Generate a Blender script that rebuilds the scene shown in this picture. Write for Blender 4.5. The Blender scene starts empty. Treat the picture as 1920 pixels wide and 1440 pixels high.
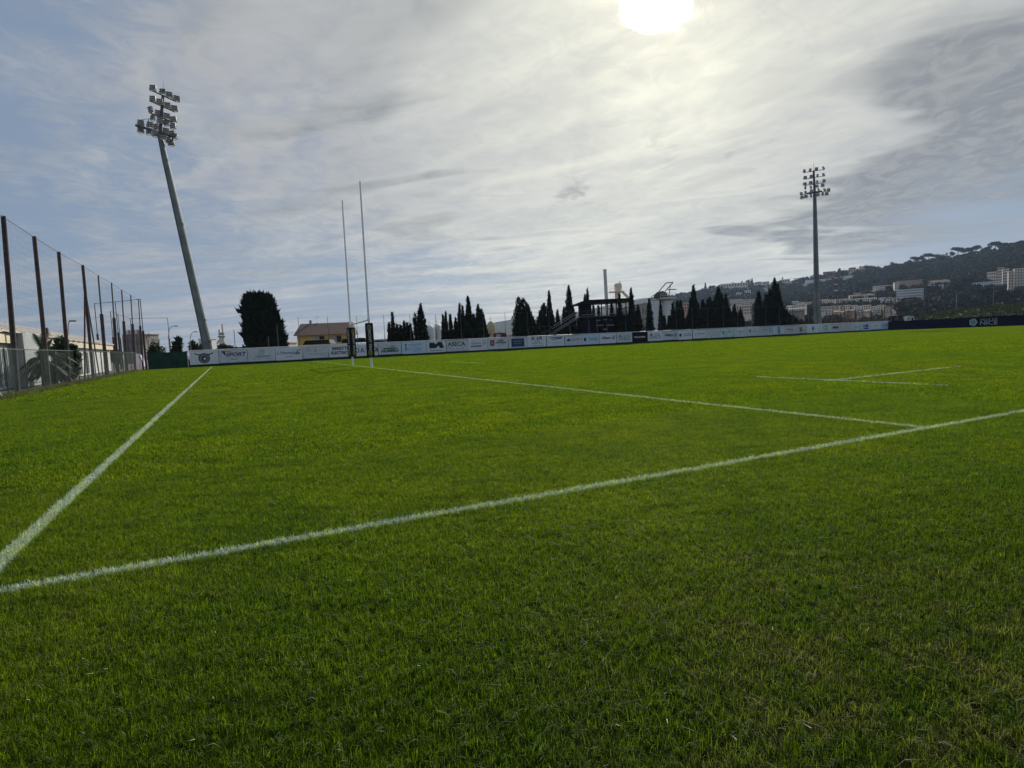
import bpy, math, random
import numpy as np
from mathutils import Vector, Matrix
R = math.radians
rnd = random.Random(7)
rng = np.random.default_rng(11)
S = bpy.context.scene
COL = S.collection
W_, H_ = 1920.0, 1440.0
F_, PITCH, ROLL, EYE = 1087.3, R(4.219), R(2.62), 1.273

# ---------------------------------------------------------------- camera
cam_d = bpy.data.cameras.new('camera'); cam = bpy.data.objects.new('camera', cam_d); COL.objects.link(cam)
cam_d.sensor_width = 36; cam_d.lens = F_ / W_ * 36; cam_d.clip_start = 0.05; cam_d.clip_end = 20000
cam.matrix_world = Matrix.Translation((0, 0, EYE)) @ Matrix.Rotation(R(90) - PITCH, 4, 'X') @ Matrix.Rotation(ROLL * -1, 4, 'Z')
S.camera = cam

def ray(px, py):
    x = (px - 960) / F_; y = (720 - py) / F_
    c, s = math.cos(ROLL), math.sin(ROLL)
    X = c * x + s * y; Z0 = -s * x + c * y
    return Vector((X, math.cos(PITCH) + Z0 * math.sin(PITCH), -math.sin(PITCH) + Z0 * math.cos(PITCH)))
def at(px, py, Y):
    d = ray(px, py); t = Y / d.y
    return Vector((d.x * t, Y, EYE + d.z * t))
def gnd(px, py, z=0.0):
    d = ray(px, py); t = (z - EYE) / d.z
    return Vector((d.x * t, d.y * t, z))

# ---------------------------------------------------------------- sun, world
SUNDIR = ray(1232, -20).normalized()
SUN_EL = math.asin(SUNDIR.z); SUN_AZ = math.atan2(SUNDIR.x, SUNDIR.y)
sd = bpy.data.lights.new('sun', 'SUN'); so = bpy.data.objects.new('sun', sd); COL.objects.link(so)
sd.energy = 4.5; sd.angle = R(0.8); sd.color = (1.0, 0.93, 0.8)
so.rotation_euler = SUNDIR.to_track_quat('Z', 'Y').to_euler()
so.location = (0, 0, 60)

class NT:
    """small helper to write node maths"""
    def __init__(s, tree): s.t = tree; s.n = tree.nodes; s.l = tree.links
    def new(s, typ, **kw):
        n = s.n.new(typ)
        for k, v in kw.items(): setattr(n, k, v)
        return n
    def put(s, sock, v):
        if isinstance(v, bpy.types.NodeSocket): s.l.new(v, sock)
        elif v is not None: sock.default_value = v
    def m(s, op, a, b=None, c=None, clamp=False):
        n = s.new('ShaderNodeMath', operation=op, use_clamp=clamp)
        s.put(n.inputs[0], a); s.put(n.inputs[1], b)
        if c is not None: s.put(n.inputs[2], c)
        return n.outputs[0]
    def v(s, op, a, b=None, scale=None):
        n = s.new('ShaderNodeVectorMath', operation=op)
        s.put(n.inputs[0], a)
        if b is not None: s.put(n.inputs[1], b)
        if scale is not None: s.put(n.inputs[3], scale)
        return n.outputs[1] if op in ('DOT_PRODUCT', 'LENGTH', 'DISTANCE') else n.outputs[0]
    def mix(s, f, a, b):
        n = s.new('ShaderNodeMix', data_type='RGBA')
        s.put(n.inputs[0], f); s.put(n.inputs[6], col4(a)); s.put(n.inputs[7], col4(b))
        return n.outputs[2]
    def noise(s, vec, scale, detail=4, rough=.5, dist=0, w=None):
        n = s.new('ShaderNodeTexNoise')
        s.put(n.inputs['Vector'], vec); n.inputs['Scale'].default_value = scale
        n.inputs['Detail'].default_value = detail; n.inputs['Roughness'].default_value = rough
        n.inputs['Distortion'].default_value = dist
        return n.outputs[0]
    def ramp(s, x, a, b, c=0.0, d=1.0, smooth=True):
        n = s.new('ShaderNodeMapRange', interpolation_type='SMOOTHSTEP' if smooth else 'LINEAR')
        s.put(n.inputs[0], x)
        for i, q in enumerate((a, b, c, d)): s.put(n.inputs[i + 1], q)
        return n.outputs[0]
def col4(c):
    return c if isinstance(c, bpy.types.NodeSocket) else (c[0], c[1], c[2], 1)

world = bpy.data.worlds.new('World'); S.world = world; world.use_nodes = True
wt = world.node_tree; wt.nodes.clear(); N = NT(wt)
sky = N.new('ShaderNodeTexSky', sky_type='NISHITA'); sky.sun_disc = False
sky.sun_elevation = SUN_EL; sky.sun_rotation = SUN_AZ; sky.air_density = 1.0; sky.dust_density = 1.6; sky.ozone_density = 1.5
tc = N.new('ShaderNodeTexCoord'); D = N.v('NORMALIZE', tc.outputs['Generated'])
sep = N.new('ShaderNodeSeparateXYZ'); N.put(sep.inputs[0], D)
dz = N.m('MAXIMUM', sep.outputs[2], 0.0)
inv = N.m('DIVIDE', 1.0, N.m('ADD', dz, 0.07))
PL = N.v('SCALE', D, scale=inv)                        # the view ray met with the cloud layer
def sdir(px, py): return tuple(ray(px, py).normalized())
def lobe(px, py, deg, amp=1.0):                         # soft patch of sky around one direction
    dt = N.v('DOT_PRODUCT', D, sdir(px, py))
    k = 0.693 / (1 - math.cos(R(deg)))
    return N.m('MULTIPLY', N.m('EXPONENT', N.m('MULTIPLY', N.m('SUBTRACT', dt, 1.0), k)), amp)
def addm(*xs):
    r = xs[0]
    for x in xs[1:]: r = N.m('ADD', r, x)
    return r
def stretched(ang, sx, sy, off=(0, 0, 0)):
    mp = N.new('ShaderNodeMapping', vector_type='POINT')
    N.put(mp.inputs[0], PL); mp.inputs['Rotation'].default_value = (0, 0, ang)
    m2 = N.v('MULTIPLY', mp.outputs[0], (sx, sy, 0.0))
    return N.v('ADD', m2, off)
def con(x, a=.32, b=.68): return N.ramp(x, a, b, 0, 1)
def mul(a, b): return N.m('MULTIPLY', a, b)
WIND = R(-30)
c_str = stretched(WIND, 1.0, 0.50, (3.1, 7.7, 0))       # cloud streets running away to the left of centre
c_iso = stretched(0.3, 1.0, 0.8, (11.3, 2.2, 0))
n_big = con(N.noise(c_str, 0.8, 3, .5, .6), .36, .64)
n_mid = con(N.noise(c_str, 2.0, 8, .55, 1.0), .33, .67)
n_fine = con(N.noise(c_iso, 7.0, 9, .62, 1.3), .33, .67)
n_soft = con(N.noise(stretched(R(12), .55, 1.0, (8.3, 1.1, 0)), 1.9, 4, .5, .7), .34, .66)
n_edge = con(N.noise(stretched(R(-48), 1.0, .28, (2.3, 4.4, 0)), 2.4, 7, .58, 1.5), .45, .70)
n_low = con(N.noise(stretched(R(4), .22, 1.0, (5.3, 1.7, 0)), 1.7, 7, .52, .5), .36, .66)
low_w = N.ramp(dz, 0.05, 0.25, 1.0, 0.0)
# coverage of thin cloud over the blue
bias = addm(lobe(1232, 0, 24, 0.62), lobe(1700, 150, 24, 0.60), lobe(950, 280, 17, 0.36), lobe(330, 190, 5, 0.32), lobe(230, 170, 3.5, .22), lobe(560, 120, 8, .22), lobe(500, 330, 3.5, .16),
            lobe(0, 350, 14, -0.16), lobe(60, 60, 12, -0.12), lobe(560, 270, 3, -.20), lobe(430, 275, 2.2, -.15), lobe(830, 490, 4, -.34), lobe(980, 470, 3, -.25), lobe(640, 540, 4, -.2), lobe(560, 480, 7, -0.06), lobe(1850, 465, 6, -.8), lobe(1640, 490, 4, -.4), lobe(1330, 525, 4, -.22), lobe(1600, 440, 3, .2), lobe(250, 600, 9, .12))
cov_hi = addm(mul(n_mid, .36), mul(n_big, .26), mul(n_fine, .22), bias, -0.12)
cov_lo = addm(mul(n_low, .80), mul(n_fine, .16), mul(bias, .8), -0.10)
cov_l = N.m('ADD', mul(cov_lo, low_w), mul(cov_hi, N.m('SUBTRACT', 1.0, low_w)))
cov = N.ramp(cov_l, 0.05, 0.88, 0.06, 1.0)
# darker, thicker banks of cloud on the right
drk = addm(lobe(1400, 425, 2.2, .26), lobe(1490, 405, 2.5, .48), lobe(1600, 378, 2.6, .55), lobe(1700, 345, 2.7, .62), lobe(1810, 325, 2.9, .62), lobe(1930, 300, 4, .55), lobe(1870, 180, 12, .26), lobe(1640, 300, 2.0, -.1), lobe(1580, 200, 5, -.15), lobe(1600, 90, 3, -.15), lobe(1800, 445, 3.2, .30),
           lobe(1340, 440, 2.2, .2), lobe(1780, 225, 2.6, .16), lobe(1890, 200, 3, .20), lobe(1700, 160, 2.6, .10), lobe(1700, 20, 7, .16),
           lobe(1232, 0, 11, -.5), lobe(1560, 290, 2.4, -.12), lobe(1740, 285, 1.8, -.25), lobe(1900, 410, 3, -.1), lobe(640, 240, 5, .20), lobe(720, 60, 9, .20), lobe(1230, 270, 2.0, .16))
dn = addm(mul(n_soft, .60), mul(n_mid, .26), mul(n_fine, .05), drk, -.46)
dark = N.ramp(dn, 0.03, 0.66, 0.0, .97)
n_puff = con(N.noise(c_iso, 8.0, 6, .55, 1.0), .35, .65)
puff = addm(lobe(1072, 350, .9, .75), lobe(1052, 368, .7, .6), lobe(1092, 366, .9, .5), lobe(1230, 270, 1.0, .5), lobe(1262, 285, .7, .35), lobe(1372, 300, .7, .4))
puff = N.ramp(N.m('ADD', puff, mul(n_puff, .60)), 0.45, 1.5, 0, .6)
dark = N.m('MAXIMUM', dark, puff)
sd_ = N.v('DOT_PRODUCT', D, tuple(SUNDIR))
def hal(deg, amp):
    k = 0.693 / (1 - math.cos(R(deg)))
    return mul(N.m('EXPONENT', mul(N.m('SUBTRACT', sd_, 1.0), k)), amp)
# light scattered forward by the cloud, strongest round the sun
tex = addm(mul(n_mid, .13), mul(n_fine, .08), mul(n_edge, .13), mul(n_soft, .10), .79)
lowlit = addm(lobe(1100, 500, 9, .14), lobe(1500, 455, 4, .18), lobe(880, 540, 6, .10), lobe(1250, 180, 5, .10), lobe(620, 530, 5, .06))
lit = mul(addm(hal(20, .34), hal(9, .06), lowlit, 0.42), tex)
brt = N.new('ShaderNodeCombineColor')
N.put(brt.inputs[0], addm(mul(lit, 1.06), -.035)); N.put(brt.inputs[1], mul(lit, 1.012)); N.put(brt.inputs[2], addm(mul(lit, .68), .165))
thick = N.mix(mul(n_fine, 1.0), (.212, .230, .255), (.312, .325, .335))
ccol = N.mix(mul(dark, .9), brt.outputs[0], thick)
blue_n = N.v('MULTIPLY', sky.outputs[0], (0.058, 0.060, 0.060))   # the Nishita sky, at the same scale as the clouds
blue = N.mix(.80, blue_n, (.222, .30, .425))
final = N.mix(cov, blue, ccol)
disc_ = N.ramp(addm(sd_, mul(N.m('SUBTRACT', n_fine, .5), .0009)), math.cos(R(3.5)), math.cos(R(1.7)), 0, 2.0)
gw = mul(addm(hal(3.6, .26), hal(6.5, .12)), addm(mul(n_fine, .5), .72))
gcol = N.v('ADD', N.v('SCALE', (1.0, .97, .90), scale=disc_), N.v('SCALE', (1.0, .90, .55), scale=gw))
tot = N.v('ADD', final, gcol)
tot = N.v('SCALE', tot, scale=10.0)
bg = N.new('ShaderNodeBackground'); N.put(bg.inputs[0], tot); bg.inputs[1].default_value = 0.1
wo = N.new('ShaderNodeOutputWorld'); wt.links.new(bg.outputs[0], wo.inputs[0])
world.cycles.sampling_method = 'MANUAL'; world.cycles.sample_map_resolution = 1024

S.view_settings.view_transform = 'Standard'; S.view_settings.look = 'None'; S.view_settings.exposure = 0; S.view_settings.gamma = 1
S.cycles.max_bounces = 6; S.cycles.diffuse_bounces = 3; S.cycles.glossy_bounces = 2; S.cycles.transmission_bounces = 4
S.cycles.transparent_max_bounces = 8; S.cycles.volume_bounces = 0; S.cycles.caustics_reflective = False; S.cycles.caustics_refractive = False

# ---------------------------------------------------------------- materials
def base_mat(name):
    m = bpy.data.materials.new(name); m.use_nodes = True; m.node_tree.nodes.clear(); return m, NT(m.node_tree)
def mat(name, c, rough=.7, c2=None, scale=3.0, metal=0.0, bump=0.0, trans=0.0, spec=.4, detail=5):
    m, n = base_mat(name)
    g = n.new('ShaderNodeNewGeometry')
    c2 = c2 or tuple(x * .72 for x in c)
    nz = n.noise(g.outputs[0], scale, detail, .6)
    cc = n.mix(n.ramp(nz, .35, .68), c, c2)
    p = n.new('ShaderNodeBsdfPrincipled'); n.put(p.inputs['Base Color'], cc)
    p.inputs['Roughness'].default_value = rough; p.inputs['Metallic'].default_value = metal
    p.inputs['Specular IOR Level'].default_value = spec
    if bump:
        b = n.new('ShaderNodeBump'); b.inputs['Strength'].default_value = bump; n.put(b.inputs['Height'], nz); n.l.new(b.outputs[0], p.inputs['Normal'])
    out = n.new('ShaderNodeOutputMaterial')
    if trans:
        t = n.new('ShaderNodeBsdfTranslucent'); n.put(t.inputs[0], cc)
        mx = n.new('ShaderNodeMixShader'); mx.inputs[0].default_value = trans
        n.l.new(p.outputs[0], mx.inputs[1]); n.l.new(t.outputs[0], mx.inputs[2]); n.l.new(mx.outputs[0], out.inputs[0])
    else: n.l.new(p.outputs[0], out.inputs[0])
    return m
M = {}
M['steel'] = mat('galvanised_steel', (.30, .31, .31), .5, (.20, .21, .22), 1.5, .3)
M['steel_dark'] = mat('dark_steel', (.09, .09, .10), .5, (.06, .06, .07), 2, .2)
M['mast'] = mat('mast_steel', (.19, .22, .21), .55, (.13, .155, .15), .6, .3)
M['mast_up'] = mat('mast_upper_steel', (.10, .10, .12), .5, (.07, .07, .085), .6, .3)
M['lampbody'] = mat('lamp_body', (.78, .77, .70), .5, (.66, .66, .62), 4)
M['lampslat'] = mat('lamp_slat', (.13, .13, .13), .6)
M['rust'] = mat('rusty_pole', (.075, .042, .036), .85, (.035, .026, .027), 2.2)
M['greypole'] = mat('grey_pole', (.09, .09, .09), .7, (.055, .055, .06), 3)
M['wire'] = mat('galvanised_wire', (.16, .20, .20), .8, (.11, .15, .14), 3, spec=.08)
M['net'] = mat('net_cord', (.10, .11, .13), .8)
M['white_post'] = mat('white_post_paint', (.92, .92, .92), .4, (.84, .84, .86), 3)
M['pad'] = mat('black_pad', (.010, .010, .012), .7, (.016, .016, .016), 6, spec=.12)
M['padprint'] = mat('pad_print', (.55, .55, .5), .6)
M['crest'] = mat('yellow_crest', (.26, .25, .09), .6, (.15, .15, .06), 14)
M['crest_d'] = mat('crest_dark', (.08, .09, .02), .6)
M['board'] = mat('white_board', (.74, .79, .84), .55, (.66, .72, .78), 1.3)
M['board_b'] = mat('white_board_dusty', (.64, .70, .74), .6, (.50, .56, .60), 2.1)
M['board_c'] = mat('white_board_weathered', (.70, .74, .78), .6, (.54, .60, .66), .7)
M['board_blue'] = mat('pale_blue_board', (.58, .72, .86), .55, (.5, .65, .8), 1.3)
M['board_grey'] = mat('grey_board', (.58, .60, .63), .55, (.50, .52, .56), 1.3)
M['board_green'] = mat('pale_green_board', (.64, .76, .76), .55, (.44, .56, .54), 1.3)
M['board_black'] = mat('black_board', (.010, .010, .012), .8, spec=.1)
M['navy'] = mat('navy_banner', (.006, .009, .040), .8, (.004, .006, .026), 1.2, spec=.08)
M['green_fab'] = mat('green_windbreak', (.008, .055, .032), .85, (.004, .032, .022), 1.1)
M['toptube'] = mat('white_rail', (.72, .74, .75), .45)
M['purple'] = mat('purple_banner', (.12, .09, .17), .8, (.20, .19, .24), 1.2)
inks = dict(purple=(.14, .03, .20), black=(.015, .015, .025), blue=(.03, .09, .26), navy=(.02, .03, .11), red=(.30, .02, .06), grey=(.18, .21, .25), pale=(.32, .37, .42),
            green=(.03, .20, .10), teal=(.05, .25, .30), olive=(.27, .24, .08), gold=(.36, .28, .04), maroon=(.16, .03, .07), white=(.72, .74, .78), pink=(.42, .22, .26), sand=(.4, .32, .16), cyan=(.25, .5, .6), dgreen=(.02, .1, .06), brown=(.07, .06, .04))
inks['grey'] = (.20, .23, .27); inks['pale'] = (.42, .47, .52)
for k, c in inks.items(): M['ink_' + k] = mat('ink_' + k, c, .6, tuple(x * .85 for x in c), 8)
M['cyp'] = mat('cypress_foliage', (.014, .026, .012), .85, (.006, .012, .006), 1.3, trans=.08, spec=.1)
M['cyp2'] = mat('cypress_foliage_warm', (.026, .024, .012), .85, (.010, .012, .007), 1.3, trans=.08, spec=.1)
M['hedge'] = mat('hedge_foliage', (.035, .05, .015), .85, (.012, .022, .008), 1.2, trans=.15, spec=.1)
M['olive_leaf'] = mat('olive_leaves', (.06, .07, .03), .85, (.02, .03, .012), 1.1, trans=.2, spec=.1)
M['palmleaf'] = mat('palm_leaves', (.035, .06, .022), .7, (.012, .028, .01), 2.5, trans=.15)
M['bark'] = mat('bark', (.07, .05, .035), .9, (.035, .026, .02), 4)
M['twig'] = mat('bare_twigs', (.17, .14, .11), .9, (.10, .085, .07), 2)
M['stucco_ochre'] = mat('ochre_stucco', (.74, .52, .17), .9, (.64, .45, .15), 1.1)
M['tile'] = mat('roof_tiles', (.125, .075, .062), .9, (.075, .05, .045), 3.0, bump=.4)
M['darkglass'] = mat('dark_window', (.02, .022, .026), .15)
M['shutter'] = mat('pale_shutter', (.45, .44, .40), .7)
M['wallgrey'] = mat('grey_render', (.42, .44, .47), .9, (.36, .38, .41), .8)
M['wallwhite'] = mat('white_render', (.80, .82, .82), .9, (.70, .72, .73), .8)
M['cream'] = mat('cream_sheet', (.78, .68, .50), .8, (.68, .6, .46), .8)
M['sheetroof'] = mat('fibre_cement_roof', (.66, .60, .55), .85, (.46, .43, .41), .5)
M['glass'] = mat('door_glass', (.12, .15, .16), .2, (.2, .23, .24), 1.0)
M['concrete'] = mat('concrete', (.36, .34, .31), .9, (.27, .255, .235), .5)
M['beige'] = mat('beige_render', (.76, .67, .56), .9, (.66, .58, .50), .06)
M['beige2'] = mat('sand_render', (.82, .71, .57), .9, (.72, .62, .50), .06)
M['pink'] = mat('pink_render', (.62, .40, .34), .9, (.55, .35, .29), .06)
M['white_b'] = mat('white_building', (.78, .79, .80), .8, (.68, .7, .72), .06)
M['roofred'] = mat('red_roof', (.26, .12, .09), .9, (.2, .09, .07), .2)
M['silo'] = mat('silo_paint', (.66, .70, .70), .6, (.56, .60, .61), .3)
M['silotan'] = mat('silo_tan', (.52, .44, .28), .8, (.42, .36, .23), .4)
M['chimney'] = mat('chimney_paint', (.62, .57, .58), .8, (.55, .50, .51), .1)
M['black'] = mat('black_cladding', (.010, .010, .014), .8, (.006, .006, .01), 1, spec=.08)
M['navywall'] = mat('dark_navy_cladding', (.008, .009, .022), .8, (.005, .006, .012), 1, spec=.08)
M['red'] = mat('red_paint', (.30, .03, .025), .5, (.2, .02, .02), 1.5)
M['carwhite'] = mat('white_paint', (.65, .66, .66), .35)
M['tarp'] = mat('grey_tarpaulin', (.22, .22, .22), .8, (.12, .12, .13), 1.2)
M['tyre'] = mat('tyre_rubber', (.02, .02, .02), .9)
M['wood_far'] = mat('hill_foliage', (.015, .024, .014), .95, (.005, .009, .007), .03, trans=.05, spec=.05)
M['hill'] = mat('hill_soil', (.05, .05, .032), .95, (.028, .034, .02), .01, spec=.05)
M['mound'] = mat('mound_grass', (.07, .08, .022), .95, (.035, .05, .014), .35, bump=.5, spec=.05)
M['lampwhite'] = mat('lamp_white', (.7, .7, .68), .4)

# ---------------------------------------------------------------- mesh helpers
def tag(o, label=None, cat=None, group=None, kind=None):
    if label: o['label'] = label
    if cat: o['category'] = cat
    if group: o['group'] = group
    if kind: o['kind'] = kind
    return o
class MB:
    def __init__(s): s.v = []; s.f = []; s.mi = []; s.mats = []
    def mid(s, m):
        if m not in s.mats: s.mats.append(m)
        return s.mats.index(m)
    def add(s, vs, fs, m):
        k = len(s.v); i = s.mid(m)
        s.v += [tuple(v) for v in vs]
        for f in fs: s.f.append(tuple(k + q for q in f)); s.mi.append(i)
    def hexa(s, p, m):       # 8 points: bottom 4 ccw, top 4 ccw
        s.add(p, [(0, 3, 2, 1), (4, 5, 6, 7), (0, 1, 5, 4), (1, 2, 6, 5), (2, 3, 7, 6), (3, 0, 4, 7)], m)
    def box(s, c, size, m, yaw=0, mx=None):
        a, b, h = size[0] / 2, size[1] / 2, size[2] / 2
        pts = [Vector(q) for q in ((-a, -b, -h), (a, -b, -h), (a, b, -h), (-a, b, -h), (-a, -b, h), (a, -b, h), (a, b, h), (-a, b, h))]
        rot = mx if mx is not None else Matrix.Rotation(yaw, 3, 'Z')
        s.hexa([Vector(c) + rot @ q for q in pts], m)
    def tube(s, a, b, r0, r1, m, n=8, cap=True):
        a, b = Vector(a), Vector(b); d = (b - a).normalized()
        x = d.orthogonal().normalized(); y = d.cross(x)
        vs = []
        for p, r in ((a, r0), (b, r1)):
            for i in range(n):
                t = 2 * math.pi * i / n; vs.append(p + x * (r * math.cos(t)) + y * (r * math.sin(t)))
        fs = [(i, (i + 1) % n, n + (i + 1) % n, n + i) for i in range(n)]
        if cap: fs += [tuple(range(n - 1, -1, -1)), tuple(range(n, 2 * n))]
        s.add(vs, fs, m)
    def path(s, pts, r, m, n=6):
        for a, b in zip(pts[:-1], pts[1:]): s.tube(a, b, r, r, m, n)
    def lathe(s, c, prof, m, n=20):
        vs = []
        for r, z in prof:
            for i in range(n):
                t = 2 * math.pi * i / n; vs.append((c[0] + r * math.cos(t), c[1] + r * math.sin(t), c[2] + z))
        fs = []
        for k in range(len(prof) - 1):
            for i in range(n): fs.append((k * n + i, k * n + (i + 1) % n, (k + 1) * n + (i + 1) % n, (k + 1) * n + i))
        fs += [tuple(range(n - 1, -1, -1)), tuple(range((len(prof) - 1) * n, len(prof) * n))]
        s.add(vs, fs, m)
    def build(s, name, parent=None, loc=None, smooth=False):
        me = bpy.data.meshes.new(name)
        o0 = Vector(loc) if loc is not None else Vector((0, 0, 0))
        if parent is not None: o0 = Vector(parent.location) if parent.type == 'EMPTY' and loc is None else (Vector(loc) if loc is not None else world_loc(parent))
        me.from_pydata([tuple(Vector(v) - o0) for v in s.v], [], s.f)
        for m in s.mats: me.materials.append(m)
        me.polygons.foreach_set('material_index', s.mi)
        if smooth: me.polygons.foreach_set('use_smooth', [True] * len(me.polygons))
        me.update()
        o = bpy.data.objects.new(name, me); COL.objects.link(o)
        if parent is not None:
            o.parent = parent; o.location = o0 - world_loc(parent)
        else: o.location = o0
        return o
def world_loc(o):
    v = Vector((0, 0, 0))
    while o is not None: v += Vector(o.location); o = o.parent
    return v
def empty(name, loc, label=None, cat=None, group=None):
    o = bpy.data.objects.new(name, None); COL.objects.link(o); o.location = loc; o.empty_display_size = .2
    return tag(o, label, cat, group)
def np_mesh(name, verts, faces_flat, sizes, mats, mi=None):
    me = bpy.data.meshes.new(name)
    nv = len(verts); me.vertices.add(nv); me.vertices.foreach_set('co', np.asarray(verts, dtype=np.float32).ravel())
    me.loops.add(len(faces_flat)); me.loops.foreach_set('vertex_index', np.asarray(faces_flat, dtype=np.int32))
    st = np.concatenate(([0], np.cumsum(sizes)[:-1])).astype(np.int32)
    me.polygons.add(len(sizes)); me.polygons.foreach_set('loop_start', st)
    me.update(calc_edges=True)
    for m in mats: me.materials.append(m)
    if mi is not None: me.polygons.foreach_set('material_index', np.asarray(mi, dtype=np.int32))
    return me
def tris_mesh(name, V, mats):      # V: (n,3,3)
    n = len(V); return np_mesh(name, V.reshape(-1, 3), np.arange(n * 3), np.full(n, 3), mats)
def text_mesh(txt, size, ext=.004, align='CENTER', shear=0.0, bold=0.0, space=1.0):
    c = bpy.data.curves.new('lettering', 'FONT'); c.body = txt; c.size = size; c.extrude = ext; c.align_x = align; c.align_y = 'CENTER'
    c.shear = shear; c.offset = bold; c.space_character = space; c.resolution_u = 3
    o = bpy.data.objects.new('lettering_tmp', c); COL.objects.link(o)
    bpy.context.view_layer.update()
    me = bpy.data.meshes.new_from_object(o.evaluated_get(bpy.context.evaluated_depsgraph_get()))
    bpy.data.objects.remove(o); bpy.data.curves.remove(c)
    return me
ORD = ['first', 'second', 'third', 'fourth', 'fifth', 'sixth', 'seventh', 'eighth', 'ninth', 'tenth', 'eleventh', 'twelfth', 'thirteenth', 'fourteenth', 'fifteenth', 'sixteenth',
       'seventeenth', 'eighteenth', 'nineteenth', 'twentieth', 'twenty-first', 'twenty-second', 'twenty-third', 'twenty-fourth', 'twenty-fifth', 'twenty-sixth', 'twenty-seventh', 'twenty-eighth', 'twenty-ninth', 'thirtieth',
       'thirty-first', 'thirty-second', 'thirty-third', 'thirty-fourth', 'thirty-fifth', 'thirty-sixth', 'thirty-seventh', 'thirty-eighth', 'thirty-ninth', 'fortieth', 'forty-first', 'forty-second']
ORD = ORD[:40] + [t + '-' + u for t in ('forty', 'fifty', 'sixty', 'seventy') for u in ORD[:9]]

# ---------------------------------------------------------------- the pitch
C0 = gnd(1735, 805)                                     # where goal line meets touchline
Pn, Pf = gnd(697, 690), gnd(662, 686)
U = (Pn - C0).normalized(); V = Vector((U.y, -U.x, 0))   # U across the pitch, V along the touchline
Ta, Tb = gnd(0, 1113), gnd(1920, 773.5); T0 = Ta - (Tb - Ta).normalized() * 9; T1 = Tb + (Tb - Ta).normalized() * 45
GL1 = C0 + U * 66
D1, D0 = gnd(397, 688.5), gnd(-60, 1116)
SEG = []                                                # painted lines: name, label, a, b, width
SEG.append(('touch_line', 'white painted touchline crossing the whole foreground grass', T0, T1, .088))
SEG.append(('goal_line', 'white painted goal line running from the touchline to the goal posts', C0, GL1, .085))
SEG.append(('dead_ball_line', 'white painted line at the left running away to the far boards', D0 - (D1 - D0) * .02, D1, .105))
A1, A2 = gnd(1420, 708), gnd(1742, 723); B1, B2 = gnd(1548, 716.5), gnd(1722, 697); B3, B4 = gnd(1734, 695.6), gnd(1786, 690)
SEG.append(('five_metre_dash', 'faint white dash line running parallel to the goal line', A1, A2, .08))
SEG.append(('fifteen_metre_dash', 'white dash crossing the faint dash line in midfield', B1, B2, .09))
SEG.append(('fifteen_metre_dash', 'short white dash farthest to the right in midfield', B3, B4, .09))
SEG.append(('far_dash', 'faint short white dash on the grass in front of the far boards', gnd(845, 679), gnd(905, 682), .05))

def line_mask(n, pos, a, b, w, nz):
    d = (b - a); L = d.length; d = d.normalized(); nrm = Vector((-d.y, d.x, 0))
    rel = n.v('SUBTRACT', pos, (a.x, a.y, 0))
    t = n.v('DOT_PRODUCT', rel, tuple(d)); q = n.m('ABSOLUTE', n.v('DOT_PRODUCT', rel, tuple(nrm)))
    q = n.m('ADD', q, nz)
    k = n.ramp(q, w * .5 - .012, w * .5 + .012, 1, 0)
    k = n.m('MULTIPLY', k, n.m('GREATER_THAN', t, 0)); return n.m('MULTIPLY', k, n.m('LESS_THAN', t, L))

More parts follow.
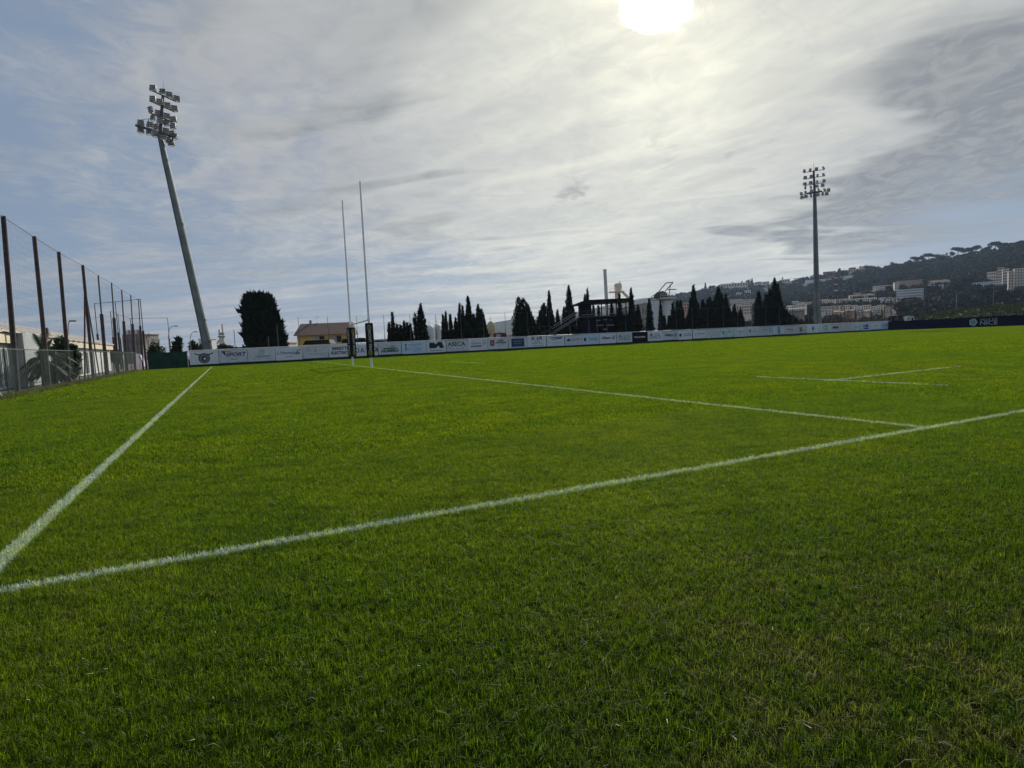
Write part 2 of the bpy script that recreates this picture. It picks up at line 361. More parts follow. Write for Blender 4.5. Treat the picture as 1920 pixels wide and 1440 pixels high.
def grass_material(name, blade=True):
    m, n = base_mat(name)
    g = n.new('ShaderNodeNewGeometry'); pos = g.outputs[0]
    oi = n.new('ShaderNodeAttribute'); oi.attribute_name = 'tone'
    tone = oi.outputs['Fac'] if blade else n.noise(pos, 90, 3, .7)
    big = n.noise(pos, .16, 3, .5, .3); mid = n.noise(pos, .9, 4, .6); sml = n.noise(pos, 6.0, 4, .65)
    lush = n.mix(n.ramp(big, .35, .65), (.084, .132, .008), (.112, .148, .009))
    lush = n.mix(n.ramp(mid, .38, .68, 0, .75), lush, (.046, .090, .011))
    lush = n.mix(n.ramp(sml, .45, .72, 0, .5), lush, (.118, .150, .014))
    stv = n.v('MULTIPLY', n.v('ADD', pos, (0, 0, 0)), (.9, 4.2, 1))
    lush = n.mix(n.ramp(n.noise(stv, 1.6, 6, .70, .4), .48, .68, 0, .75), lush, (.026, .056, .007))
    lush = n.mix(n.ramp(n.noise(stv, 7.0, 4, .7, .4), .52, .66, 0, .6), lush, (.028, .055, .007))
    rel_t = n.v('DOT_PRODUCT', n.v('SUBTRACT', pos, (C0.x, C0.y, 0)), tuple(U))       # foreground shade painted into the grass colour, fading in outside the touchline
    fg_shade = n.ramp(n.m('ADD', rel_t, n.m('MULTIPLY', mid, 1.6)), -2.6, .5, .68, 0)
    lush = n.mix(fg_shade, lush, (.022, .048, .007))
    # worn, strawy turf in the right foreground, thin bleached patches elsewhere
    w0 = gnd(1760, 1290)
    dist = n.v('DISTANCE', pos, (w0.x, w0.y, 0))
    worn = n.m('MULTIPLY', n.ramp(dist, .35, 1.9, 1, 0), n.ramp(n.noise(pos, 3.4, 5, .65, .6), .40, .62))
    w1 = gnd(30, 1180)
    worn2 = n.m('MULTIPLY', n.ramp(n.v('DISTANCE', pos, (w1.x, w1.y, 0)), .2, 1.6, .65, 0), n.ramp(n.noise(pos, 4.2, 4, .6), .45, .7))
    thin = n.ramp(n.noise(pos, 1.7, 5, .65, .5), .60, .78, 0, .5)
    wornf = n.m('MAXIMUM', n.m('MAXIMUM', worn, worn2), thin)
    straw = n.mix(tone, (.055, .060, .026), (.13, .12, .065))
    c = n.mix(n.m('MULTIPLY', wornf, .55), lush, straw)
    c = n.mix(n.ramp(tone, 0, 1, 0, 1, False), n.v('SCALE', c, scale=.58), n.v('SCALE', c, scale=1.85))
    c = n.mix(n.ramp(tone, .93, .97, 0, .6), c, (.24, .22, .10))
    nz = n.m('MULTIPLY', n.m('SUBTRACT', n.noise(pos, 30, 3, .6), .5), .05)
    nz2 = n.m('MULTIPLY', n.ramp(n.noise(pos, 2.2, 3, .5), .55, .75), .03)
    k = None
    for s in SEG:
        mk = line_mask(n, pos, s[2], s[3], s[4], n.m('ADD', nz, nz2)); k = mk if k is None else n.m('MAXIMUM', k, mk)
    if blade: k = n.m('MULTIPLY', k, n.ramp(tone, .12, .2, .35, .85))
    c = n.mix(n.m('MULTIPLY', k, .88), c, (.48, .55, .58))
    df = n.new('ShaderNodeBsdfDiffuse'); n.put(df.inputs[0], c)
    out = n.new('ShaderNodeOutputMaterial')
    if blade:
        tr = n.new('ShaderNodeBsdfTranslucent'); n.put(tr.inputs[0], n.v('MULTIPLY', c, (1.48, 1.56, .44)))
        mx = n.new('ShaderNodeMixShader'); mx.inputs[0].default_value = .62; n.l.new(df.outputs[0], mx.inputs[1]); n.l.new(tr.outputs[0], mx.inputs[2])
        gl = n.new('ShaderNodeBsdfGlossy'); gl.inputs[0].default_value = (1, 1, 1, 1); gl.inputs['Roughness'].default_value = .5
        fr = n.new('ShaderNodeFresnel'); fr.inputs[0].default_value = 1.35
        m2 = n.new('ShaderNodeMixShader'); n.put(m2.inputs[0], n.m('MULTIPLY', n.m('MINIMUM', fr.outputs[0], .30), .08)); n.l.new(mx.outputs[0], m2.inputs[1]); n.l.new(gl.outputs[0], m2.inputs[2])
        n.l.new(m2.outputs[0], out.inputs[0])
    else:
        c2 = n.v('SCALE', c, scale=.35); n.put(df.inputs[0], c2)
        n.l.new(df.outputs[0], out.inputs[0])
    return m
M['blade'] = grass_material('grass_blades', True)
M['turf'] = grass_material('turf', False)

def blades(n, sx, sy, h, hv, w, lean=.55, seed=1, x0=0.0, y0=0.0, z=0.0, tuft=0.0, ntuft=0, thin=0.0):
    r = np.random.default_rng(seed)
    x = r.uniform(-sx / 2, sx / 2, n) + x0; y = r.uniform(-sy / 2, sy / 2, n) + y0
    a = r.uniform(0, 2 * math.pi, n); hh = r.normal(h, hv, n); b = a + r.normal(0, 1.0, n); tone = r.uniform(0, 1, n)
    if ntuft:                                       # blades grow in small tufts that lean together
        k = r.integers(0, ntuft, n); free_ = r.uniform(0, 1, n) < .3
        tx, ty = r.uniform(-sx / 2, sx / 2, ntuft), r.uniform(-sy / 2, sy / 2, ntuft)
        th = r.normal(1, .30, ntuft).clip(.45, 1.8); tb = r.uniform(0, 2 * math.pi, ntuft); tt = r.uniform(0, .75, ntuft)
        gx = tx[k] + r.normal(0, tuft, n); gy = ty[k] + r.normal(0, tuft, n)
        x = np.where(free_, x, (gx + sx / 2) % sx - sx / 2); y = np.where(free_, y, (gy + sy / 2) % sy - sy / 2)
        hh = np.where(free_, hh * .75, hh * th[k]); b = np.where(free_, b, tb[k] + r.normal(0, .55, n)); tone = np.where(free_, tone, (tt[k] + r.uniform(0, .28, n)))
    hh = np.clip(hh, h * .3, h * 2.2)
    ln = np.abs(r.normal(0, lean, n)) * hh
    ww = w * r.uniform(.6, 1.3, n)
    dx, dy = np.cos(a) * ww / 2, np.sin(a) * ww / 2
    lx, ly = -np.sin(b) * ln, np.cos(b) * ln
    zz = np.zeros(n) + z
    v = np.empty((n, 5, 3), dtype=np.float32)
    v[:, 0] = np.stack([x - dx, y - dy, zz], 1); v[:, 1] = np.stack([x + dx, y + dy, zz], 1)
    v[:, 2] = np.stack([x + dx * .8 + lx * .35, y + dy * .8 + ly * .35, z + hh * .6], 1)
    v[:, 3] = np.stack([x - dx * .8 + lx * .35, y - dy * .8 + ly * .35, z + hh * .6], 1)
    v[:, 4] = np.stack([x + lx, y + ly, z + hh * np.clip(1 - ln / hh * .25, .5, 1)], 1)
    return v, tone
def blades_mesh(name, v, tone, mats, lod=None):
    n = len(v); base = (np.arange(n) * 5)[:, None]
    f = np.concatenate([base + np.array([[0, 1, 2, 3]]), base + np.array([[3, 2, 4]])], 1).ravel()
    me = np_mesh(name, v.reshape(-1, 3), f, np.tile([4, 3], n), mats)
    at_ = me.attributes.new('tone', 'FLOAT', 'POINT'); at_.data.foreach_set('value', np.repeat(tone, 5).astype(np.float32))
    if lod is not None:
        al = me.attributes.new('lod', 'INT', 'POINT'); al.data.foreach_set('value', np.repeat(lod, 5).astype(np.int32))
    return me

# three densities of sward in one mesh, laid over the pitch by geometry nodes
P0 = blades(30000, 1, 1, .031, .007, .0023, .95, 1, tuft=.007, ntuft=3600)
P1_ = blades(30000, 2, 2, .032, .008, .0050, .75, 2, tuft=.013, ntuft=4000)
P2_ = blades(12000, 4, 4, .040, .010, .017, .5, 3, tuft=.05, ntuft=1100)
bv = np.concatenate([P0[0], P1_[0], P2_[0]]); bt = np.concatenate([P0[1], P1_[1], P2_[1]])
lod = np.concatenate([np.zeros(30000), np.ones(30000), np.full(12000, 2)])
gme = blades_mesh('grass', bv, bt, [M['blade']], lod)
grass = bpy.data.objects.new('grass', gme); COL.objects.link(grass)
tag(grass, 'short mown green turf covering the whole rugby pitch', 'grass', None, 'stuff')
ng = bpy.data.node_groups.new('sward', 'GeometryNodeTree')
ng.interface.new_socket('Geometry', in_out='INPUT', socket_type='NodeSocketGeometry')
ng.interface.new_socket('Geometry', in_out='OUTPUT', socket_type='NodeSocketGeometry')
G = NT(ng)
gi = ng.nodes.new('NodeGroupInput'); go = ng.nodes.new('NodeGroupOutput'); jo = ng.nodes.new('GeometryNodeJoinGeometry')
ng.links.new(jo.outputs[0], go.inputs[0])
def lod_geo(k):
    na = ng.nodes.new('GeometryNodeInputNamedAttribute'); na.data_type = 'INT'; na.inputs[0].default_value = 'lod'
    cp = ng.nodes.new('FunctionNodeCompare'); cp.data_type = 'INT'; cp.operation = 'EQUAL'
    ai = [s for s in cp.inputs if s.type == 'INT']
    ng.links.new([s for s in na.outputs if s.type == 'INT' and s.enabled][0] if [s for s in na.outputs if s.type == 'INT' and s.enabled] else na.outputs[0], ai[0]); ai[1].default_value = k
    sg = ng.nodes.new('GeometryNodeSeparateGeometry'); sg.domain = 'POINT'
    ng.links.new(gi.outputs[0], sg.inputs[0]); ng.links.new(cp.outputs[0], sg.inputs['Selection'])
    return sg.outputs[0]
def field(k, cell, x0, x1, y0, y1, seed):
    """instances of sward k on a cell grid over x0..x1, y0..y1 (metres)"""
    nx, ny = int(round((x1 - x0) / cell)), int(round((y1 - y0) / cell))
    gr = ng.nodes.new('GeometryNodeMeshGrid')
    gr.inputs['Size X'].default_value = (nx - 1) * cell; gr.inputs['Size Y'].default_value = max(ny - 1, 0) * cell
    gr.inputs['Vertices X'].default_value = nx; gr.inputs['Vertices Y'].default_value = ny
    tr = ng.nodes.new('GeometryNodeTransform'); ng.links.new(gr.outputs[0], tr.inputs[0])
    tr.inputs['Translation'].default_value = ((x0 + x1) / 2, (y0 + y1) / 2, 0)
    rv = ng.nodes.new('FunctionNodeRandomValue'); rv.data_type = 'INT'
    ii = [s for s in rv.inputs if s.type == 'INT' and s.name in ('Min', 'Max')]
    ii[0].default_value = 0; ii[1].default_value = 3; rv.inputs['Seed'].default_value = seed
    ro = [s for s in rv.outputs if s.type == 'INT'][0]
    mu = ng.nodes.new('ShaderNodeMath'); mu.operation = 'MULTIPLY'; ng.links.new(ro, mu.inputs[0]); mu.inputs[1].default_value = math.pi / 2
    cx = ng.nodes.new('ShaderNodeCombineXYZ'); ng.links.new(mu.outputs[0], cx.inputs[2])
    ip = ng.nodes.new('GeometryNodeInstanceOnPoints')
    ng.links.new(tr.outputs[0], ip.inputs['Points']); ng.links.new(lod_geo(k), ip.inputs['Instance']); ng.links.new(cx.outputs[0], ip.inputs['Rotation'])
    ng.links.new(ip.outputs[0], jo.inputs[0])
# cells are counted in pitch coordinates: x along the touchline, y across the pitch, origin where goal line meets touchline
field(0, 1, -11, 3, -5, 3, 1)
field(1, 2, -17, -11, -5, 3, 2); field(1, 2, 3, 19, -5, 3, 3); field(1, 2, -17, 19, 3, 19, 4)
field(2, 4, 19, 111, -5, 19, 5); field(2, 4, -17, 111, 19, 71, 6)
grass.location = (C0.x, C0.y, 0.003); grass.rotation_euler = (0, 0, math.atan2(V.y, V.x))
gm = grass.modifiers.new('sward', 'NODES'); gm.node_group = ng

def ST(s, t, z=0.0): return C0 + V * s + U * t + Vector((0, 0, z))
def quad_sheet(name, pts, m):
    b = MB(); b.add(pts, [(0, 1, 2, 3)], m); return b.build(name)
M['ground'] = mat('dusty_ground', (.16, .145, .12), .95, (.09, .085, .07), .6, bump=.3)
g0 = quad_sheet('ground', [(-6000, -3000, -.05), (6000, -3000, -.05), (6000, 7000, -.05), (-6000, 7000, -.05)], M['ground']); tag(g0, 'dusty level ground around and beyond the pitch', None, None, 'structure')
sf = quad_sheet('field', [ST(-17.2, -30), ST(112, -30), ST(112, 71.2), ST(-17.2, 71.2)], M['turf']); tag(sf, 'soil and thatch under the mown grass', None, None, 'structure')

# painted lines: whitened blades standing on a thin chalked strip
M['paint'] = mat('line_paint', (.70, .78, .84), .8, (.50, .60, .62), 40, spec=.05)
M['chalk'] = mat('line_chalk', (.34, .40, .36), .9, (.12, .18, .08), 45)
for i, (nm, lab, a, b, w) in enumerate(SEG):
    L = (b - a).length; d = (b - a).normalized(); nrm = Vector((-d.y, d.x, 0))
    r = np.random.default_rng(50 + i)
    seglen = 1.0; V_, T_ = [], []
    k = 0.0
    while k < L:
        c = a + d * (k + .5); dist = c.length
        n = int(np.clip(2600 / max(dist, 1.5) ** 1.0, 36, 900)); wd = .0042 if dist < 6 else (.007 if dist < 14 else .018)
        fl = min(1.0, L - k)
        bl, tn = blades(int(n * fl) + 1, fl, w, .035 if dist < 20 else .040, .007, wd, .45, 1000 * i + int(k))
        ang = math.atan2(d.y, d.x); ca, sa = math.cos(ang), math.sin(ang)
        wob = 0.012 * math.sin(k * 1.7 + i) + .010 * math.sin(k * 4.1)
        y_ = bl[..., 1] * r.uniform(.85, 1.15, (len(bl), 1)) + wob
        X = c.x + bl[..., 0] * ca - y_ * sa; Y = c.y + bl[..., 0] * sa + y_ * ca
        V_.append(np.stack([X, Y, bl[..., 2] + .004], -1)); T_.append(tn); k += seglen
    V_ = np.concatenate(V_); T_ = np.concatenate(T_)
    org = np.array([a.x, a.y, 0])
    me = blades_mesh(nm, V_ - org, T_, [M['paint'], M['chalk']])
    o = bpy.data.objects.new(nm, me); COL.objects.link(o); o.location = (a.x, a.y, 0)
    tag(o, lab, None, None, 'structure')

# ---------------------------------------------------------------- goal posts
def goal():
    e = empty('rugby_goal', (Pn + Pf) / 2, 'white rugby goal, an H of two tall posts joined by a crossbar', 'rugby goal')
    dG = (Pf - Pn).normalized(); a = (Pn + Pf) / 2 - dG * 2.8; b = (Pn + Pf) / 2 + dG * 2.8
    a, b = Pn, Pf
    for p, top in ((a, 11.45), (b, 11.9)):
        m = MB(); m.tube(p, p + Vector((0, 0, 3.1)), .075, .07, M['white_post'], 14); m.tube(p + Vector((0, 0, 3.1)), p + Vector((0, 0, top)), .062, .048, M['white_post'], 12)
        m.tube(p + Vector((0, 0, 3.0)), p + Vector((0, 0, 3.14)), .085, .085, M['white_post'], 14)
        m.build('post', e)
    m = MB(); z = Vector((0, 0, 3.0)); m.tube(a + z, b + z, .05, .05, M['white_post'], 12); m.build('crossbar', e)
    return a, b
ga, gb = goal()
def pad(p, yaw, label, side, w=.47, z0=.70, z1=2.80):
    e = empty('post_pad', p + Vector((0, 0, z0)), label, 'post pad', 'black pads round the goal posts')
    hgt = z1 - z0
    m = MB(); rot = Matrix.Rotation(yaw, 3, 'Z')
    # soft box: bevelled plan, slightly bulging
    prof = []; h = w / 2; c = .05
    plan = [(-h, -h + c), (-h + c, -h), (h - c, -h), (h, -h + c), (h, h - c), (h - c, h), (-h + c, h), (-h, h - c)]
    rings = [(0, .93), (.04, 1.0), (hgt * .5, 1.03), (hgt - .04, 1.0), (hgt, .93)]
    vs = []
    for z, k in rings:
        for x, y in plan: vs.append(p + Vector((0, 0, z0 + z)) + rot @ Vector((x * k, y * k, 0)))
    fs = [(r * 8 + i, r * 8 + (i + 1) % 8, r * 8 + 8 + (i + 1) % 8, r * 8 + 8 + i) for r in range(4) for i in range(8)] + [tuple(range(7, -1, -1)), tuple(range(32, 40))]
    m.add(vs, fs, M['pad']); m.build('foam_cover', e)
    for f in side:                                     # faces that carry print
        fa = yaw + f * math.pi / 2
        nrm = Vector((math.sin(fa), -math.cos(fa), 0)); tx = Vector((math.cos(fa), math.sin(fa), 0))
        base = p + nrm * (h * 1.04 + .004)
        for zz in (z0 + .26, z1 - .28):               # crests: scalloped yellow shield with a dark device
            m = MB(); vs = [base + Vector((0, 0, zz))]
            for k in range(20):
                t = 2 * math.pi * k / 20; r = .135 * (1 + .06 * math.cos(5 * t)); vs.append(base + tx * (r * math.cos(t)) + Vector((0, 0, zz + r * 1.35 * math.sin(t))))
            m.add(vs, [(0, 1 + k, 1 + (k + 1) % 20) for k in range(20)], M['crest'])
            vs = [base + nrm * .004 + Vector((0, 0, zz - .02))]
            for k in range(10):
                t = 2 * math.pi * k / 10; r = .06 if k % 2 else .03; vs.append(base + nrm * .004 + tx * (r * math.cos(t)) + Vector((0, 0, zz - .02 + r * 1.3 * math.sin(t))))
            m.add(vs, [(0, 1 + k, 1 + (k + 1) % 10) for k in range(10)], M['crest_d'])
            m.build('crest', e)
        me = text_mesh('MONT FIN', .25, .002, bold=.008); me.materials.append(M['padprint'])
        o = bpy.data.objects.new('lettering', me); COL.objects.link(o); o.parent = e
        o.location = base + Vector((0, 0, (z0 + z1) / 2)) - Vector(e.location)
        # text local x runs down the pad
        mx = Matrix((( 0 * tx.x, 0, 0), (0, 0, 0), (0, 0, 0)))
        X = Vector((0, 0, -1)); Y = tx; Z = nrm
        o.rotation_euler = Matrix(((X.x, Y.x, Z.x), (X.y, Y.y, Z.y), (X.z, Y.z, Z.z))).to_euler()
        o.scale = (1.05, .9, 1)
    # straps hanging loose
    m = MB(); fa = yaw + math.pi / 2; nr = Vector((math.sin(fa), -math.cos(fa), 0))
    q = p + nr * (h * 1.03); m.path([q + Vector((0, 0, z0 + .62)), q + nr * .10 + Vector((0, 0, z0 + .5)), q + nr * .15 + Vector((0, 0, z0 + .32)), q + nr * .08 + Vector((0, 0, z0 + .26))], .018, M['pad'], 6); m.build('strap', e)
    return e
pad(ga, R(12), 'black pad with yellow crests wrapped round the nearer goal post', (0, 3))
pad(gb, R(52), 'black pad with yellow crests wrapped round the farther goal post', (0, 3))

# ---------------------------------------------------------------- boards on the far touchline
FT = 68.9
def on_t(px, t, py=650):
    d = ray(px, py); o = Vector((0, 0, EYE)) - C0
    k = (t - o.dot(U)) / d.dot(U); return Vector((d.x * k, d.y * k, 0))
def on_s(px, s_, py=600):
    d = ray(px, py); o = Vector((0, 0, EYE)) - C0
    k = (s_ - o.dot(V)) / d.dot(V); return Vector((d.x * k, d.y * k, 0))
def sval(p): return (p - C0).dot(V)
FH = 1.80
def fence_y(px): return on_t(px, FT).y
# backing fence
s0, s1 = sval(on_t(353, FT, 675)), sval(on_t(1669, FT, 610))
bk = empty('perimeter_fence', ST(s0, FT + .12), 'long low fence with dark green foot carrying the white boards', 'fence')
m = MB(); m.box(ST((s0 + s1) / 2, FT + .12, .45), (s1 - s0, .05, .9), M['green_fab'], math.atan2(V.y, V.x)); m.build('green_windbreak', bk)
m = MB(); m.tube(ST(s0 - .15, FT + .06, FH + .03), ST(s1, FT + .06, FH + .03), .05, .05, M['toptube'], 8); m.build('top_rail', bk)
n_post = int((s1 - s0) / 2.9)
for i in range(n_post + 1):
    q = ST(s0 + (s1 - s0) * i / n_post, FT + .16); m = MB(); m.tube(q, q + Vector((0, 0, FH)), .03, .03, M['steel'], 6); m.build('post', bk)
BYAW = math.atan2(V.y, V.x)

FACE = -U                                              # boards face the pitch
BM = Matrix(((V.x, 0, -U.x), (V.y, 0, -U.y), (0, 1, 0)))   # columns: x along V, y up, z towards pitch
def child_text(par, txt, x, y, size, mk, name='lettering', bold=0.0, shear=0.0, sx=1.0, space=1.0):
    me = text_mesh(txt, size, .002, bold=bold, shear=shear, space=space); me.materials.append(M['ink_' + mk])
    o = bpy.data.objects.new(name, me); COL.objects.link(o); o.parent = par
    o.rotation_euler = BM.to_euler(); o.scale = (sx, 1, 1)
    o.location = V * x + Vector((0, 0, y)) - U * .036
    return o
def child_poly(par, polys, mk, name='logo', lift=.034):
    """polys: lists of (x, y) in board coordinates, metres from the board centre"""
    m = MB()
    for k, p in enumerate(polys):
        m.add([world_loc(par) + V * x + Vector((0, 0, y)) - U * (lift + .002 * k) for x, y in p], [tuple(range(len(p)))], M['ink_' + mk])
    return m.build(name, par)
def disc(x, y, rx, ry=None, n=18, a0=0, a1=2 * math.pi):
    ry = ry or rx; return [(x + rx * math.cos(a0 + (a1 - a0) * k / n), y + ry * math.sin(a0 + (a1 - a0) * k / n)) for k in range(n)]
def ring(x, y, rx, ry, w, n=24, a0=0, a1=2 * math.pi):
    out = []
    for k in range(n):
        t, u_ = a0 + (a1 - a0) * k / n, a0 + (a1 - a0) * (k + 1) / n
        out.append([(x + rx * math.cos(t), y + ry * math.sin(t)), (x + rx * math.cos(u_), y + ry * math.sin(u_)), (x + (rx - w) * math.cos(u_), y + (ry - w) * math.sin(u_)), (x + (rx - w) * math.cos(t), y + (ry - w) * math.sin(t))])
    return out
def rect(x, y, w, h): return [(x - w / 2, y - h / 2), (x + w / 2, y - h / 2), (x + w / 2, y + h / 2), (x - w / 2, y + h / 2)]
def smallprint(par, x, y, w, mk='grey', h=.06, seed=0):
    """a line of lettering too small to read in the photograph"""
    r = random.Random(seed + int(x * 100) + int(y * 31)); out = []; c = x - w / 2
    while c < x + w / 2 - .05:
        k = r.uniform(.05, .12); out.append(rect(c + k / 2, y, k * .8, h * r.uniform(.7, 1.0))); c += k + (.05 if r.random() < .2 else .012)
    return child_poly(par, [out[0]] , mk, 'fine_lettering') if not out else small_build(par, out, mk)
def small_build(par, out, mk):
    m = MB()
    for p in out: m.add([world_loc(par) + V * x + Vector((0, 0, y)) - U * .034 for x, y in p], [(0, 1, 2, 3)], M['ink_' + mk])
    return m.build('fine_lettering', par)
BOARDS = [
 (355, 410, 'board', 'board with a horned brown roundel, at the left end of the far boards'),
 (410, 464, 'board', 'board with a purple arrow emblem and slanted sport lettering'),
 (464, 516.5, 'board', 'board with a thin oval emblem over a dark heading and long underline'),
 (516.5, 567, 'board', 'board with large flowing blue handwriting'),
 (567.5, 615.5, 'board', 'board with a faint small droplet over faint spaced lettering'),
 (616, 661, 'board', 'board with two rows of heavy dark red capitals behind the goal'),
 (661, 708.5, 'board', 'board with spaced thin black capitals half hidden by the post pads'),
 (709, 752.5, 'board', 'board with grey lettering above a green bar and black digits'),
 (753, 799.5, 'board_blue', 'pale blue board with a thin blue figure and rows of fine text'),
 (799.5, 836, 'board', 'board with one big slanted black block symbol over blue text'),
 (836.5, 877, 'board', 'board with large black capitals over a sweeping grey curve'),
 (877, 914, 'board', 'board with grey lettering over a pink bar and a small grey wheel'),
 (914, 952.5, 'board', 'board with a dark red square emblem beside black text'),
 (953, 988, 'board', 'board with a big solid navy rectangle holding pale text'),
 (988, 1024, 'board', 'board with bold angular black letters along its top edge'),
 (1024.5, 1058, 'board', 'board with two long dark slanted bars like wings'),
 (1058.5, 1091, 'board', 'board with a dark hill emblem beside wide grey capitals'),
 (1091, 1123, 'board_blue', 'board with a round dark dot and two lines, left of the scoreboard'),
 (1123.5, 1155, 'board', 'board with bold blue lettering and round emblem, under the scoreboard'),
 (1155.5, 1185, 'board', 'board with an eagle shield and grey city name, left of the black board'),
 (1185, 1213.5, 'board_black', 'black board with a thin pale line of lettering'),
 (1214, 1242, 'board', 'board with an eagle shield and grey city name, right of the black board'),
 (1242, 1271, 'board', 'board with bold blue lettering and round emblem, below the tall silos'),
 (1271, 1297.5, 'board', 'board with a round dark dot and two lines, right of the silos'),
 (1298.5, 1324, 'board', 'board with one short line of dark lettering and a small hook'),
 (1324, 1350, 'board', 'board with large very faint grey lower case lettering'),
 (1350, 1375, 'board_green', 'pale green board with a small teal square and teal line'),
 (1375, 1400, 'board', 'board with short dark text and a dark blue hook shape'),
 (1400, 1424, 'board', 'board with a small black block letter and a pale line'),
 (1424, 1448, 'board_grey', 'grey board with two short text rows and a thin walking figure'),
 (1448, 1470, 'board_blue', 'bright pale blue board with an upright olive panel in its middle'),
 (1470, 1494, 'board_grey', 'grey board with dark red script and a red underline'),
 (1494, 1513, 'board_grey', 'grey board with a gold square emblem'),
 (1513, 1535, 'board', 'board with a dark blue diamond emblem near the right mast'),
 (1535, 1556, 'board_green', 'pale green board with a curled dark green leaf'),
 (1556, 1576, 'board_grey', 'dull grey board with one thick black word'),
 (1576, 1597, 'board_grey', 'nearly blank pale grey board with a faint diagonal stroke'),
 (1597, 1615, 'board_green', 'pale green board with one short faint teal word'),
 (1615, 1633, 'board_blue', 'pale blue board with a solid blue rectangle'),
 (1633, 1651, 'board', 'board with three small separate blue marks'),
 (1651, 1669, 'board_blue', 'pale blue board with a teal script, last before the navy banner')]
def crest_city(b, x, sc, mk1='grey', mk2='grey'):
    child_poly(b, [disc(x - .72 * sc, 0, .27 * sc, .36 * sc, 5 * 4)], mk1, 'shield')
    child_poly(b, [[(x - .92 * sc, .12 * sc), (x - .72 * sc, .02 * sc), (x - .52 * sc, .12 * sc), (x - .60 * sc, -.18 * sc), (x - .72 * sc, -.26 * sc), (x - .84 * sc, -.18 * sc)]], 'white' if mk1 != 'white' else 'navy', 'emblem', .038)
    child_text(b, 'VILLE DE', x + .22 * sc, .22 * sc, .30 * sc, mk2, sx=.85)
    child_text(b, 'NICE', x + .22 * sc, -.16 * sc, .62 * sc, mk2, bold=.008 * sc)
